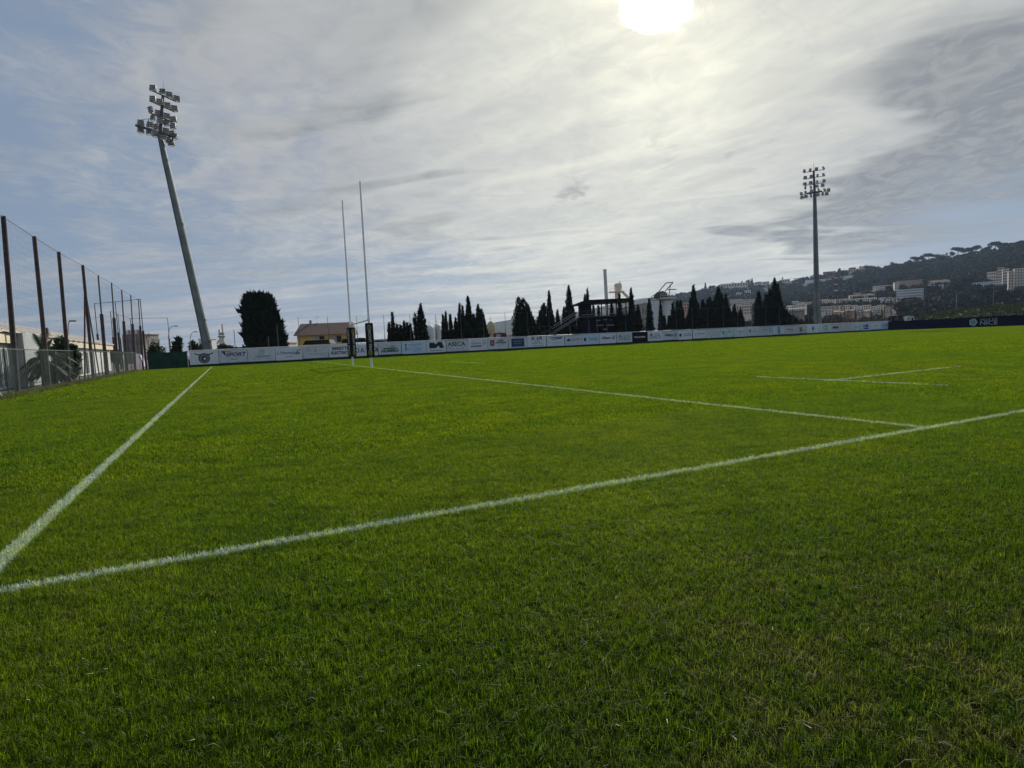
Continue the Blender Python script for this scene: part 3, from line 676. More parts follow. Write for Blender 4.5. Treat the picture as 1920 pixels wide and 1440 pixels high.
for i, (x0, x1, mk, desc) in enumerate(BOARDS):
    a, b_ = on_t(x0, FT, 670 - (x0 - 355) * .05), on_t(x1, FT, 670 - (x1 - 355) * .05)
    w = (b_ - a).length - .04; zt, zb = FH - .02 - rnd.uniform(0, .05), .29 + rnd.uniform(-.03, .05)
    if i in (19, 21): zt += .05
    c = (a + b_) / 2; c.z = (zt + zb) / 2; c = c - U * rnd.uniform(0.0, .03)
    e = empty('advertising_board', c, desc, 'advertising board', 'advertising boards along the far touchline')
    m = MB(); vs = []; nx = 9
    for k in range(nx):                               # a banner sheet, slightly bowed between its ties
        x = -w / 2 + w * k / (nx - 1); bow = .012 * math.sin(k * 2.1 + i) ; sag = .018 * math.sin(math.pi * k / (nx - 1)) * (1 + .6 * math.sin(i * 1.3))
        for off in (-.03, -.012):
            for z in (-(zt - zb) / 2, (zt - zb) / 2 - sag): vs.append(c + V * x - U * (-off + bow * .3 - .0) + Vector((0, 0, z)))
    fs = []
    for k in range(nx - 1):
        q = k * 4
        fs += [(q, q + 4, q + 5, q + 1), (q + 2, q + 3, q + 7, q + 6), (q + 1, q + 5, q + 7, q + 3), (q, q + 2, q + 6, q + 4)]
    fs += [(0, 1, 3, 2), (nx * 4 - 4, nx * 4 - 2, nx * 4 - 1, nx * 4 - 3)]
    if mk == 'board' and i % 3 == 1: mk = 'board_b'
    if mk == 'board' and i % 5 == 2: mk = 'board_c'
    m.add(vs, fs, M[mk]); m.build('panel', e)
    h = zt - zb
    T = lambda *a_, **k_: child_text(e, *a_, **k_)
    Pq = lambda *a_, **k_: child_poly(e, *a_, **k_)
    SP = lambda x, y, w_, mk_='grey', h_=.06: smallprint(e, x, y, w_, mk_, h_, i)
    if i == 0:
        Pq([disc(0, -.08, .58, .58)], 'brown', 'roundel'); Pq([disc(0, -.1, .47, .49)], 'grey', 'roundel', .037); Pq([disc(0, -.12, .30, .34)], 'brown', 'bull_head', .04); Pq([disc(.05, -.14, .11, .15)], 'white', 'muzzle', .044)
        [Pq([[(-.25 * q, .36), (-.6 * q, .40), (-1.0 * q, .58), (-.85 * q, .38), (-.5 * q, .26), (-.25 * q, .26)]], 'black', 'horn', .042) for q in (1, -1)]
    elif i == 1:
        Pq([[(-1.2, .58), (-.78, .52), (-.74, .0), (-.92, .2)], [(-1.2, .62), (-.2, .56), (-.2, .50), (-1.1, .55)]], 'purple', 'emblem')
        T('SPORT', .25, .16, .58, 'purple', bold=.02, shear=.25, sx=1.15); SP(.1, -.38, .6, 'navy', .07)
    elif i == 2:
        e_ = ring(.05, .38, .42, .24, .035); mm = MB(); [mm.add([c + V * x + Vector((0, 0, y)) - U * .034 for x, y in p], [(0, 1, 2, 3)], M['ink_grey']) for p in e_]; mm.build('oval', e)
        T('ACF', .05, .38, .28, 'grey', bold=.006); T('CHARBONNIER', .05, -.2, .24, 'grey', bold=.008, sx=1.0); SP(.0, -.48, 2.1, 'grey', .05); SP(.05, .05, .5)
    elif i == 3:
        T("L'Hermitage", -.1, .1, .5, 'blue', shear=.35, bold=.004); T('C', 1.0, .16, .8, 'blue', shear=.3); SP(.0, -.36, .9, 'blue', .07)
    elif i == 4:
        Pq(ring(0, .18, .16, .2, .03)[:0] or [disc(0, .18, .14, .18)], 'pale', 'droplet'); T('MON TRAITEUR', 0, -.25, .22, 'grey', space=1.15)
    elif i == 5:
        T('BERETTO', .08, .30, .48, 'maroon', bold=.02, sx=1.1); T('ELECTRICITE', .12, -.22, .46, 'maroon', bold=.02, sx=.98)
    elif i == 6:
        T('DATRA', .15, -.05, .85, 'black', bold=.002, space=1.2, sx=.95)
    elif i == 7:
        T('ecri', .35, .32, .44, 'grey', bold=.01, shear=.2); Pq([rect(0, .02, 1.7, .18)], 'green', 'green_bar'); T('NUMERO', 0, -.3, .44, 'black', bold=.02, sx=1.2); Pq([[(-.5, .52), (-.3, .42), (-.1, .5), (-.28, .34)]], 'green', 'sprig')
    elif i == 8:
        Pq([[(-1.2, .55), (-.98, .5), (-1.05, .1), (-.9, -.5), (-1.05, -.1), (-1.2, -.5), (-1.15, .1)]], 'blue', 'figure'); SP(.15, .42, 1.7, 'blue', .07); SP(.1, .2, 1.4, 'blue', .07); SP(-.05, -.15, 2.0, 'blue', .08); SP(.3, -.42, 1.2, 'blue', .05)
    elif i == 9:
        Pq([[(-.95, .55), (-.35, .55), (-.05, .3), (.25, .6), (.75, .6), (1.05, -.2), (.45, -.2), (.3, .12), (-.1, -.18), (-.95, -.18)]], 'black', 'block_symbol'); T('Solutions Ouvertures', 0, -.48, .20, 'blue', bold=.005)
    elif i == 10:
        T('ASECA', -.1, .20, .80, 'black', bold=.012); mm = MB(); [mm.add([c + V * x + Vector((0, 0, y)) - U * .034 for x, y in p], [(0, 1, 2, 3)], M['ink_pale']) for p in ring(-.1, .1, 1.25, .6, .06, 20, -2.6, .5)]; mm.build('curve', e)
    elif i == 11:
        T('Clarisse', -.25, .2, .44, 'grey', bold=.005); Pq([rect(-.25, -.2, 1.6, .22)], 'pink', 'pink_bar'); mm = MB(); [mm.add([c + V * x + Vector((0, 0, y)) - U * .034 for x, y in p], [(0, 1, 2, 3)], M['ink_grey']) for p in ring(.95, .3, .24, .3, .07)]; mm.build('wheel', e)
    elif i == 12:
        Pq([rect(-.85, .12, .62, .78)], 'red', 'square'); Pq([disc(-.85, .12, .2, .26), ], 'pink', 'squirrel', .038); T('CAISSE', .35, .40, .30, 'black', bold=.012); T("D'EPARGNE", .45, .12, .30, 'black', bold=.012); SP(.4, -.16, 1.1)
    elif i == 13:
        Pq([rect(.0, .02, 2.0, 1.15)], 'blue', 'navy_rectangle'); Pq([rect(.0, .02, 1.75, .9)], 'navy', 'navy_field', .037)
        o = T('AGENCE', 0, .2, .34, 'cyan', sx=1.1); o.location -= U * .01; o = T('DU PORT', 0, -.12, .26, 'cyan'); o.location -= U * .01
    elif i == 14:
        Pq([[(-.8, .22), (-.68, .22), (-.6, .42), (-.2, .22), (-.05, .22), (-.5, .48), (-.2, .68), (-.38, .68), (-.62, .5), (-.66, .68), (-.78, .68)], [(-.02, .22), (.12, .22), (.2, .68), (.06, .68)], [(.15, .22), (.3, .22), (.6, .52), (.7, .22), (.85, .22), (.72, .68), (.52, .68)]], 'black', 'angular_letters')
        SP(.0, .0, 1.1, 'black', .1); SP(.0, -.2, 1.8, 'black', .1); SP(-.3, -.52, .7, 'black', .1); SP(.6, -.52, .9, 'grey', .1)
    elif i == 15:
        Pq([[(-1.15, .5), (1.2, .6), (1.1, .46), (-.9, .40)], [(-.75, .28), (1.05, .42), (.95, .28), (.3, .22), (-.6, .2)]], 'navy', 'wing_bars'); SP(.1, -.2, 1.6, 'pale', .05); SP(.1, -.36, 1.2, 'pale', .05)
    elif i == 16:
        Pq([[(-1.2, -.1), (-1.0, .18), (-.8, .26), (-.6, .12), (-.5, -.1)]], 'navy', 'hill_emblem'); T('INVEST', .45, .06, .48, 'grey', bold=.004, sx=1.15)
    elif i in (17, 23):
        Pq([disc(-1.0, 0, .22, .26)], 'navy', 'dot'); T('DEPARTEMENT', .45, .13, .22, 'grey', bold=.004); T('ALPES-MARITIMES', .45, -.12, .22, 'grey', sx=.95, bold=.004)
    elif i in (18, 22):
        T('Allianz', -.3, .08, .55, 'navy', bold=.018, sx=1.1); mm = MB(); [mm.add([c + V * x + Vector((0, 0, y)) - U * .034 for x, y in p], [(0, 1, 2, 3)], M['ink_navy']) for p in ring(1.0, .08, .27, .32, .07)]; mm.build('round_emblem', e); Pq([rect(.93, .05, .07, .32), rect(1.02, .08, .07, .4), rect(1.1, .05, .07, .32)], 'grey', 'emblem_bars')
    elif i in (19, 21): crest_city(e, .05, 1.15, 'grey', 'grey')
    elif i == 20:
        T('MAKADAMIA', 0, .0, .34, 'white', bold=.008, sx=1.05); SP(.1, -.3, .9, 'maroon', .05)
    elif i == 24:
        Pq([[(-1.0, .2), (-.85, .2), (-.85, -.15), (-.7, -.15), (-.8, -.3), (-.95, -.2)]], 'pale', 'hook'); T('TRANSPORTS', .2, .05, .26, 'grey', bold=.008)
    elif i == 25: T("oer's", .2, -.12, .75, 'pale')
    elif i == 26: Pq([rect(-.8, .02, .34, .5)], 'teal', 'square'); T('ENERGIES', .25, .18, .28, 'teal')
    elif i == 27: T('azureo', -.1, .12, .3, 'navy', bold=.008); T('J', .85, .2, .6, 'navy', bold=.02); SP(.2, -.35, .8, 'teal', .05)
    elif i == 28: T('H', -.8, .1, .6, 'black', bold=.03); T('immobilier', .4, .05, .3, 'grey')
    elif i == 29: T('Pharmacie', -.25, .3, .28, 'grey', bold=.005); T('du Port', -.25, .0, .26, 'grey'); Pq([[(.85, .5), (1.0, .45), (.95, .1), (1.15, -.3), (.9, .0), (.7, -.3), (.8, .1)]], 'grey', 'walking_figure')
    elif i == 30: Pq([rect(.1, .0, .62, 1.15)], 'olive', 'upright_panel'); Pq([rect(.1, .05, .42, .7)], 'sand', 'panel_field', .038)
    elif i == 31: T('Venturi', -.1, .1, .46, 'red', shear=.3, bold=.008); SP(.2, -.25, 1.5, 'red', .05); SP(-.9, .1, .2, 'maroon', .2)
    elif i == 32: Pq([rect(-.35, -.02, .75, .9)], 'gold', 'gold_square'); Pq([rect(-.35, .0, .45, .12), rect(-.35, -.25, .45, .1)], 'black', 'bars', .038); SP(.65, -.2, .6, 'blue', .22)
    elif i == 33: Pq([[(-.3, .05), (0, .6), (.3, .05), (0, -.45)]], 'blue', 'diamond'); Pq([[(-.1, .05), (0, .25), (.1, .05), (0, -.15)]], 'teal', 'diamond_core', .038); SP(.1, -.55, 1.3, 'grey', .05)
    elif i == 34: mm = MB(); [mm.add([c + V * x + Vector((0, 0, y)) - U * .034 for x, y in p], [(0, 1, 2, 3)], M['ink_dgreen']) for p in ring(.3, .1, .5, .38, .12, 18, -2.4, 2.8)]; mm.build('leaf', e); SP(-.45, -.38, .9, 'green', .08)
    elif i == 35: Pq([rect(0, .05, 1.6, .42)], 'grey', 'word_block'); T('TERRASSE', 0, .05, .36, 'black', bold=.02)
    elif i == 36: Pq([[(-.6, -.3), (.9, .4), (.9, .34), (-.6, -.36)]], 'pale', 'stroke')
    elif i == 37: T('matmut', 0, .0, .34, 'teal', bold=.004)
    elif i == 38: Pq([rect(-.2, .12, 1.5, .5)], 'blue', 'blue_rectangle'); Pq([rect(-.1, -.38, 1.6, .26)], 'blue', 'blue_bar'); o = T('LB', -.5, .15, .4, 'white', bold=.01); o.location -= U * .01
    elif i == 39: T('~', -.8, .0, .5, 'blue'); T('cf', 0, .0, .5, 'blue', bold=.01); T('~', .8, .0, .5, 'blue')
    elif i == 40: T('Riviera', 0, .12, .5, 'teal', shear=.3, bold=.01); SP(.0, -.3, 1.4, 'teal', .06); Pq([rect(-.95, .0, .08, .9)], 'teal', 'bar')

# green windbreak panels left of the boards, and the corner
gs0 = sval(on_t(279, FT + .6, 685)); gw = (s0 - gs0 - .02) / 3
for i in range(3):
    a = ST(gs0 + gw * i, FT + .3 * (2 - i) / 2); b_ = ST(gs0 + gw * (i + 1) - .03, FT + .3 * (1.3 - i) / 2)
    e = empty('windbreak_panel', a, 'dark green mesh windbreak panel, %s of the three left of the boards' % ('leftmost', 'middle', 'rightmost')[i], 'windbreak', 'green windbreak panels')
    m = MB(); mid = (a + b_) / 2; dd = (b_ - a); vs = []
    for k in range(7):
        q = a + dd * (k / 6) - U * (.02 * math.sin(k * 1.7 + i))
        zt = FH + .03 - .05 * math.sin(math.pi * k / 6)
        vs += [q + Vector((0, 0, .02)), q + Vector((0, 0, zt)), q + U * .015 + Vector((0, 0, .02)), q + U * .015 + Vector((0, 0, zt))]
    fs = []
    for k in range(6):
        q = k * 4; fs += [(q, q + 4, q + 5, q + 1), (q + 2, q + 3, q + 7, q + 6), (q + 1, q + 5, q + 7, q + 3)]
    m.add(vs, fs, M['green_fab']); m.build('mesh_sheet', e)
    m = MB(); m.tube(a + U * .04, a + U * .04 + Vector((0, 0, FH + .06)), .03, .03, M['steel_dark'], 6); m.build('post', e)

# navy banner closing the far end
nA, nB = 109.0, None
na_, nb_ = ST(109.0, FT + .05), ST(108.6, 30)
e = empty('navy_banner', na_, 'long navy banner with pale city crest and lettering closing the far end', 'banner')
m = MB(); L = (nb_ - na_).length; dn_ = (nb_ - na_).normalized(); nx = 60; vs = []
NF = Vector((-dn_.y, dn_.x, 0)); NF = NF if NF.dot(na_) < 0 else -NF
for k in range(nx + 1):
    q = na_ + dn_ * (L * k / nx) + NF * (.02 * math.sin(k * 1.3)); zt = 1.78 + .02 * math.sin(k * .9) - .03 * abs(math.sin(k * math.pi / 4))
    vs += [q + Vector((0, 0, .02)), q + Vector((0, 0, zt)), q - NF * .03 + Vector((0, 0, .02)), q - NF * .03 + Vector((0, 0, zt))]
fs = []
for k in range(nx):
    q = k * 4; fs += [(q, q + 1, q + 5, q + 4), (q + 2, q + 6, q + 7, q + 3), (q + 1, q + 3, q + 7, q + 5)]
m.add(vs, fs, M['navy']); m.build('sheet', e)
def navy_at(px, py): 
    p = on_s(px, 108.8, py); return p
tc_ = navy_at(1854, 600); cc_ = navy_at(1825, 602)
NM = Matrix(((dn_.x, 0, NF.x), (dn_.y, 0, NF.y), (0, 1, 0)))
for txt, sz, z, bo in (('VILLE DE', .52, 1.24, .0), ('NICE', .92, .66, .008)):
    me = text_mesh(txt, sz, .003, bold=bo); me.materials.append(M['ink_pale']); o = bpy.data.objects.new('lettering', me); COL.objects.link(o); o.parent = e
    o.rotation_euler = NM.to_euler(); o.location = tc_ + NF * .04 + Vector((0, 0, z)) - na_; o.scale = (1.3, 1, 1)
def navy_poly(polys, mk, name, lift):
    mm = MB()
    for p in polys: mm.add([cc_ + dn_ * x + NF * lift + Vector((0, 0, .9 + y)) for x, y in p], [tuple(range(len(p)))], M['ink_' + mk])
    mm.build(name, e)
navy_poly([[(.62 * math.cos(t) * (1 + .08 * math.cos(5 * t)), .62 * math.sin(t) * (1 + .08 * math.cos(5 * t))) for t in [2 * math.pi * k / 30 for k in range(30)]]], 'pale', 'crest', .035)
navy_poly([[(-.4, .15), (-.15, .32), (0, .1), (.15, .32), (.4, .15), (.22, -.28), (0, -.42), (-.22, -.28)]], 'teal', 'eagle', .04)
navy_poly([[(-.15, .02), (.15, .02), (.0, -.25)]], 'pale', 'eagle_body', .045)

# purple banner in the corner
pa, pb = gnd(252, 695), gnd(277, 691.5)
e = empty('corner_banner', pa, 'wrinkled purple banner with a white upright print in the left corner', 'banner')
m = MB(); dd = pb - pa; nn = Vector((-dd.y, dd.x, 0)).normalized(); nn = -nn if nn.dot(pa) > 0 else nn; vs = []
for k in range(9):
    q = pa + dd * (k / 8) + nn * (.05 * math.sin(k * 1.9))
    for off in (0, -.02): vs += [q + nn * off + Vector((0, 0, .05)), q + nn * off + Vector((0, 0, 1.85 - .08 * math.sin(math.pi * k / 8)))]
fs = []
for k in range(8): q = k * 4; fs += [(q, q + 4, q + 5, q + 1), (q + 2, q + 3, q + 7, q + 6), (q + 1, q + 5, q + 7, q + 3)]
m.add(vs, fs, M['purple']); m.build('sheet', e)
m = MB(); f = lambda u_, z: pa + dd * u_ + nn * .09 + Vector((0, 0, z))
m.add([f(.42, 1.6), f(.64, 1.62), f(.72, .9), f(.88, .4), f(.66, .3), f(.56, .9)], [(0, 1, 2, 3, 4, 5)], M['ink_white']); m.build('white_print', e)

# ---------------------------------------------------------------- thin posts and wire behind the far boards
thin = [(562, 588), (617, 589), (671, 589), (722, 587), (771, 586), (819, 584), (866, 584), (908, 582), (949, 581), (991, 580), (1031, 579), (1069, 578), (1104, 577), (1139, 576), (1174, 575), (1207, 574), (1239, 573), (1269, 572), (1299, 571), (1328, 570), (1357, 569), (1384, 568), (1410, 568), (1436, 567), (1462, 567), (1487, 566), (1517, 565), (1549, 564)]
prev = None
thin_tops = []
for i, (px, py) in enumerate(thin):
    b0 = on_t(px, FT + 1.2, 640); top = EYE + at(px, py, b0.y).z - EYE
    top = at(px, py, b0.y).z
    xt = at(px, py, b0.y); xb = Vector((b0.x, b0.y, 0))
    xt = Vector((b0.x, b0.y, 5.3 + .0 * i))
    m = MB(); m.tube(xb, xb + Vector((0, 0, 2.9)), .05, .05, M['greypole'], 6); m.tube(xb + Vector((0, 0, 2.9)), xt, .028, .028, M['greypole'], 6)
    o = m.build('net_pole', None, xb); tag(o, 'thin grey net pole behind the far boards, %s counted from the left' % ORD[i], 'pole', 'thin net poles behind the far boards'); thin_tops.append(xt)
m = MB()
for a, b_ in zip(thin_tops[:-1], thin_tops[1:]):
    mid = (a + b_) / 2 - Vector((0, 0, .08)); m.path([a, mid, b_], .008, M['net'], 3)
    dn0 = Vector((0, 0, 2.1)); m.path([a - dn0, mid - dn0, b_ - dn0], .006, M['net'], 3)
o = m.build('net_wire', None, thin_tops[0]); tag(o, 'pair of thin sagging wires strung between the far net poles', 'wire')

# ---------------------------------------------------------------- tall net poles on the left
Q1, Q9 = gnd(33, 740), gnd(262, 694)
qd = (Q9 - Q1).normalized()
def pole_at(px, py):      # where the pole row meets the column of the picture through the pole's foot
    d = ray(px, py); k = (Q1.x * qd.y - Q1.y * qd.x) / (d.x * qd.y - d.y * qd.x); return Vector((d.x * k, d.y * k, 0))
feet = [(-62, 765, 352, -95), (33, 740, 405, 6), (92, 727, 443, 64), (131, 716, 472, 110), (175, 708, 497, 155), (200, 703, 516, 184), (221, 700, 530, 209), (238, 697.5, 543, 228), (254, 695.5, 553, 245), (268, 693, 560.5, 259.5)]
ptops = []
for i, (px, py, pt, ptx) in enumerate(feet):
    p = pole_at(px, py)
    e = empty('net_pole', p, '%s tall rusty pole of the side net, counted from the camera' % ORD[i], 'pole', 'tall rusty poles of the side net')
    top = at(ptx, pt, p.y)
    m = MB()
    if i < 5:
        m.tube(p, p + (top - p) * .28, .10, .10, M['greypole'], 12); m.build('sleeve', e)
        m = MB(); m.tube(p + (top - p) * .28, top, .095, .085, M['rust'], 12); m.build('shaft', e)
    else:
        m.tube(p, p + (top - p) * .62, .12, .12, M['rust'], 12); m.build('sleeve', e)
        m = MB(); m.tube(p + (top - p) * .62, top, .05, .05, M['greypole'], 8); m.build('shaft', e)
    if i == 4:
        for ft_, hh in ((gnd(159, 713), .82), (gnd(186, 702), .80)):
            m = MB(); m.tube(ft_, p + (top - p) * hh, .05, .05, M['rust'], 8); m.build('strut', e)
    ptops.append(top)
def net_between(a0, a1, z0, z1, cell, r, mname, matl, n3=3):
    m = MB(); d = (a1 - a0); L = d.length; d = d.normalized(); n = int(L / cell)
    for k in range(n + 1): q = a0 + d * (k * cell); m.tube(q + Vector((0, 0, z0)), q + Vector((0, 0, z1)), r, r, matl, n3, False)
    for k in range(int((z1 - z0) / cell) + 1): z = Vector((0, 0, z0 + k * cell)); m.tube(a0 + z, a1 + z, r, r, matl, n3, False)
    return m
e = empty('ball_stop_net', ptops[0] * 1, 'fine dark ball-stop net stretched between the tall rusty poles', 'net')
m = net_between(Vector((ptops[0].x, ptops[0].y, 0)), Vector((ptops[-1].x, ptops[-1].y, 0)), 1.9, 7.25, .30, .0022, 'mesh', M['net']); m.build('mesh', e)
m = MB(); m.path([q - Vector((0, 0, .05)) for q in ptops], .014, M['net'], 4); m.build('top_cable', e)

# second net frames behind, beyond the corner
def back_frame(name, label, pts, thick_frac=.55):
    e = empty(name, Vector((pts[0].x, pts[0].y, 0)), label, 'net frame')
    for q in pts:
        b0 = Vector((q.x, q.y, 0)); m = MB(); m.tube(b0, b0 + (q - b0) * thick_frac, .11, .11, M['rust'], 8); m.tube(b0 + (q - b0) * thick_frac, q, .045, .045, M['greypole'], 6); m.build('post', e)
    m = MB(); m.path(pts, .03, M['greypole'], 5); m.build('top_rail', e)
def top8(px, py, h=8.0):
    d = ray(px, py); t = (h - EYE) / d.z; return Vector((d.x * t, d.y * t, h))
back_frame('netting_gantry', 'tall square-cornered frame behind the far end of the side net', [top8(177, 569), top8(216, 566), ptops[-1] + Vector((0, .3, 0))])
back_frame('netting_gantry', 'farther lower-looking net frame whose top bar runs towards the mast', [top8(207, 584), top8(221, 589), top8(244, 597), top8(314, 596)])

# ---------------------------------------------------------------- wire fence on the left
fa_, fb_ = pole_at(-40, 772) + Vector((.25, 0, 0)), pole_at(252, 696) + Vector((.25, 0, 0))
e = empty('wire_fence', fa_, 'waist-high grey chain-link fence along the left side of the pitch', 'fence')
e['label'] = 'man-high grey chain-link fence along the left side of the pitch'
d = (fb_ - fa_); L = d.length; d = d.normalized(); Hf = 1.86
m = MB(); cell = .10; r = .0016
for k in range(-int(Hf / cell), int(L / cell) + 1):
    for sgn in (1, -1):
        x0 = k * cell if sgn > 0 else k * cell + Hf; z0, z1 = 0.03, Hf; x1 = x0 + sgn * Hf
        if x0 < 0: z0 = z0 + (-x0); x0 = 0
        if x1 < 0: z1 = z0 + (x0); x1 = 0
        if x1 > L: z1 = z1 - (x1 - L); x1 = L
        if x0 > L: z0 = z0 + (x0 - L); x0 = L
        if z1 - z0 < .02 or z1 > Hf + .001: continue
        m.tube(fa_ + d * x0 + Vector((0, 0, z0)), fa_ + d * x1 + Vector((0, 0, z1)), r, r, M['wire'], 3, False)
m.build('chain_link', e)
m = MB(); m.tube(fa_ + Vector((0, 0, Hf)), fb_ + Vector((0, 0, Hf)), .018, .018, M['wire'], 6); m.build('top_wire', e)
for k in range(int(L / 2.6) + 1):
    q = fa_ + d * (k * 2.6); m = MB(); m.tube(q, q + Vector((0, 0, Hf + .04)), .028, .028, M['greypole'], 8); m.build('post', e)
m = MB(); q = gnd(9, 748); m.tube(q, q + Vector((-.9, -.4, 1.5)), .025, .025, M['steel_dark'], 6); o = m.build('leaning_stake', None, q); tag(o, 'short dark stake leaning against the wire fence at the left edge', 'stake')

# ---------------------------------------------------------------- floodlight masts
def lamp(par, c, w, yaw, pitch, name='floodlight'):
    rot = Matrix.Rotation(yaw, 3, 'Z') @ Matrix.Rotation(pitch, 3, 'X')
    m = MB(); m.box(c, (w, w * .24, w), M['lampbody'], mx=rot)
    for k in range(3):
        z = -w * .32 + k * w * .32
        m.box(Vector(c) + rot @ Vector((0, -w * .2, z)), (w * .98, w * .10, w * .11), M['lampslat'], mx=rot)
        m.box(Vector(c) + rot @ Vector((0, w * .2, z)), (w * .90, w * .10, w * .09), M['lampslat'], mx=rot)
    o = m.build(name, par, loc=c)
    b = MB(); x = rot @ Vector((w * .58, 0, 0)); q = Vector(c) - Vector((0, 0, w * .72))
    b.path([Vector(c) + x, Vector(c) + x - Vector((0, 0, w * .55)), q, Vector(c) - x - Vector((0, 0, w * .55)), Vector(c) - x], w * .045, M['mast_up'], 4)
    b.build('bracket', o)
    return o
def mast(label, Y, base, joints, upper, arms, lamps, lw, seed, rb):
    b = at(*base, Y); b.z = 0
    e = empty('floodlight_mast', b, label, 'floodlight mast', 'stadium floodlight masts')
    r = random.Random(seed)
    pts = [b] + [at(x, y, Y) for x, y in joints]
    m = MB(); n = 12
    rad = np.linspace(rb, rb * .42, len(pts))
    # one tapered shaft through the joints
    vs = []
    for p, q in zip(pts, rad):
        for i in range(n): t = 2 * math.pi * i / n; vs.append(p + Vector((q * math.cos(t), q * math.sin(t), 0)))
    fs = [(k * n + i, k * n + (i + 1) % n, (k + 1) * n + (i + 1) % n, (k + 1) * n + i) for k in range(len(pts) - 1) for i in range(n)]
    m.add(vs, fs, M['mast']); m.build('shaft', e)
    for p, q in list(zip(pts, rad))[1:-1]:
        m = MB(); m.tube(p - Vector((0, 0, .12)), p + Vector((0, 0, .12)), q * 1.12, q * 1.12, M['mast'], 12); m.build('flange', e)
    m = MB(); m.tube(b, b + Vector((0, 0, .3)), rb * 1.7, rb * 1.7, M['concrete'], 16); m.build('footing', e)
    m = MB(); m.path([p + Vector((-q * .6, -q * .9, 0)) for p, q in zip(pts, rad)], .05, M['steel_dark'], 4); m.build('cable_run', e)
    m = MB(); m.tube(at(*upper[0], Y), at(*upper[1], Y), rb * .32, rb * .26, M['mast_up'], 10); m.build('head_post', e)
    m = MB(); m.tube(at(*upper[1], Y), at(*upper[2], Y), .04, .015, M['steel_dark'], 5); m.build('lightning_rod', e)
    for (x0, y0, x1, y1, th) in arms:
        m = MB(); a, c = at(x0, y0, Y), at(x1, y1, Y); m.tube(a, c, th, th, M['mast_up'], 6); m.build('crossarm', e)
    for i, (x, y) in enumerate(lamps):
        lamp(e, at(x, y, Y + r.uniform(-.8, .8)), lw, r.uniform(-.7, .7) + .2, R(r.uniform(-25, 20)))
    return e
z9 = lambda x, y: (220 + x / 9, 130 + y / 9)
L1 = [z9(*q) for q in ((600, 310), (765, 370), (875, 425), (1000, 490), (600, 495), (715, 545), (845, 605), (960, 655), (560, 675), (690, 735), (835, 785), (950, 840), (600, 810), (720, 860), (835, 900), (940, 950), (395, 900), (550, 930), (655, 965), (820, 1035), (930, 1080), (970, 1130), (395, 1025), (540, 1050), (640, 1085), (780, 1145), (870, 1185), (910, 1235))]
A1_ = [z9(600, 365) + z9(980, 540) + (.09,), z9(570, 540) + z9(960, 715) + (.09,), z9(550, 735) + z9(930, 890) + (.09,), z9(310, 945) + z9(960, 1140) + (.17,), z9(400, 850) + z9(530, 835) + (.03,), z9(530, 835) + z9(525, 970) + (.05,), z9(960, 1120) + z9(900, 1230) + (.1,)]
mast('leaning grey floodlight mast with five tiers of lamps at the left', 82, (394, 690), [(387, 640), (378, 600), (337.5, 420), (310, 300), (299.5, 252)], [z9(720, 1090), z9(770, 440), z9(775, 190)], A1_, L1, .74, 3, .70)
z16 = lambda x, y: (1500 + x / 16, 300 + y / 16)
L2 = [z16(*q) for q in ((130, 330), (305, 300), (490, 265), (705, 240), (155, 525), (340, 490), (525, 465), (705, 440), (145, 715), (320, 680), (515, 655), (720, 625), (160, 830), (325, 815), (500, 785), (680, 755), (40, 1010), (165, 975), (340, 930), (560, 895), (740, 895), (855, 895), (60, 1120), (175, 1090), (330, 1065), (540, 1035), (680, 1010), (800, 1005))]
A2_ = [z16(130, 375) + z16(700, 290) + (.07,), z16(155, 575) + z16(700, 480) + (.07,), z16(145, 765) + z16(700, 685) + (.07,), z16(10, 1055) + z16(230, 1005) + (.06,), z16(220, 1005) + z16(650, 940) + (.22,), z16(650, 940) + z16(900, 940) + (.06,)]
mast('straight distant floodlight mast standing in front of the wooded hill', 137, (1535, 612), [(1532, 575), (1531, 540), (1529, 440), (1527.5, 363)], [z16(440, 1000), z16(410, 320), z16(405, 60)], A2_, L2, .70, 5, .85)

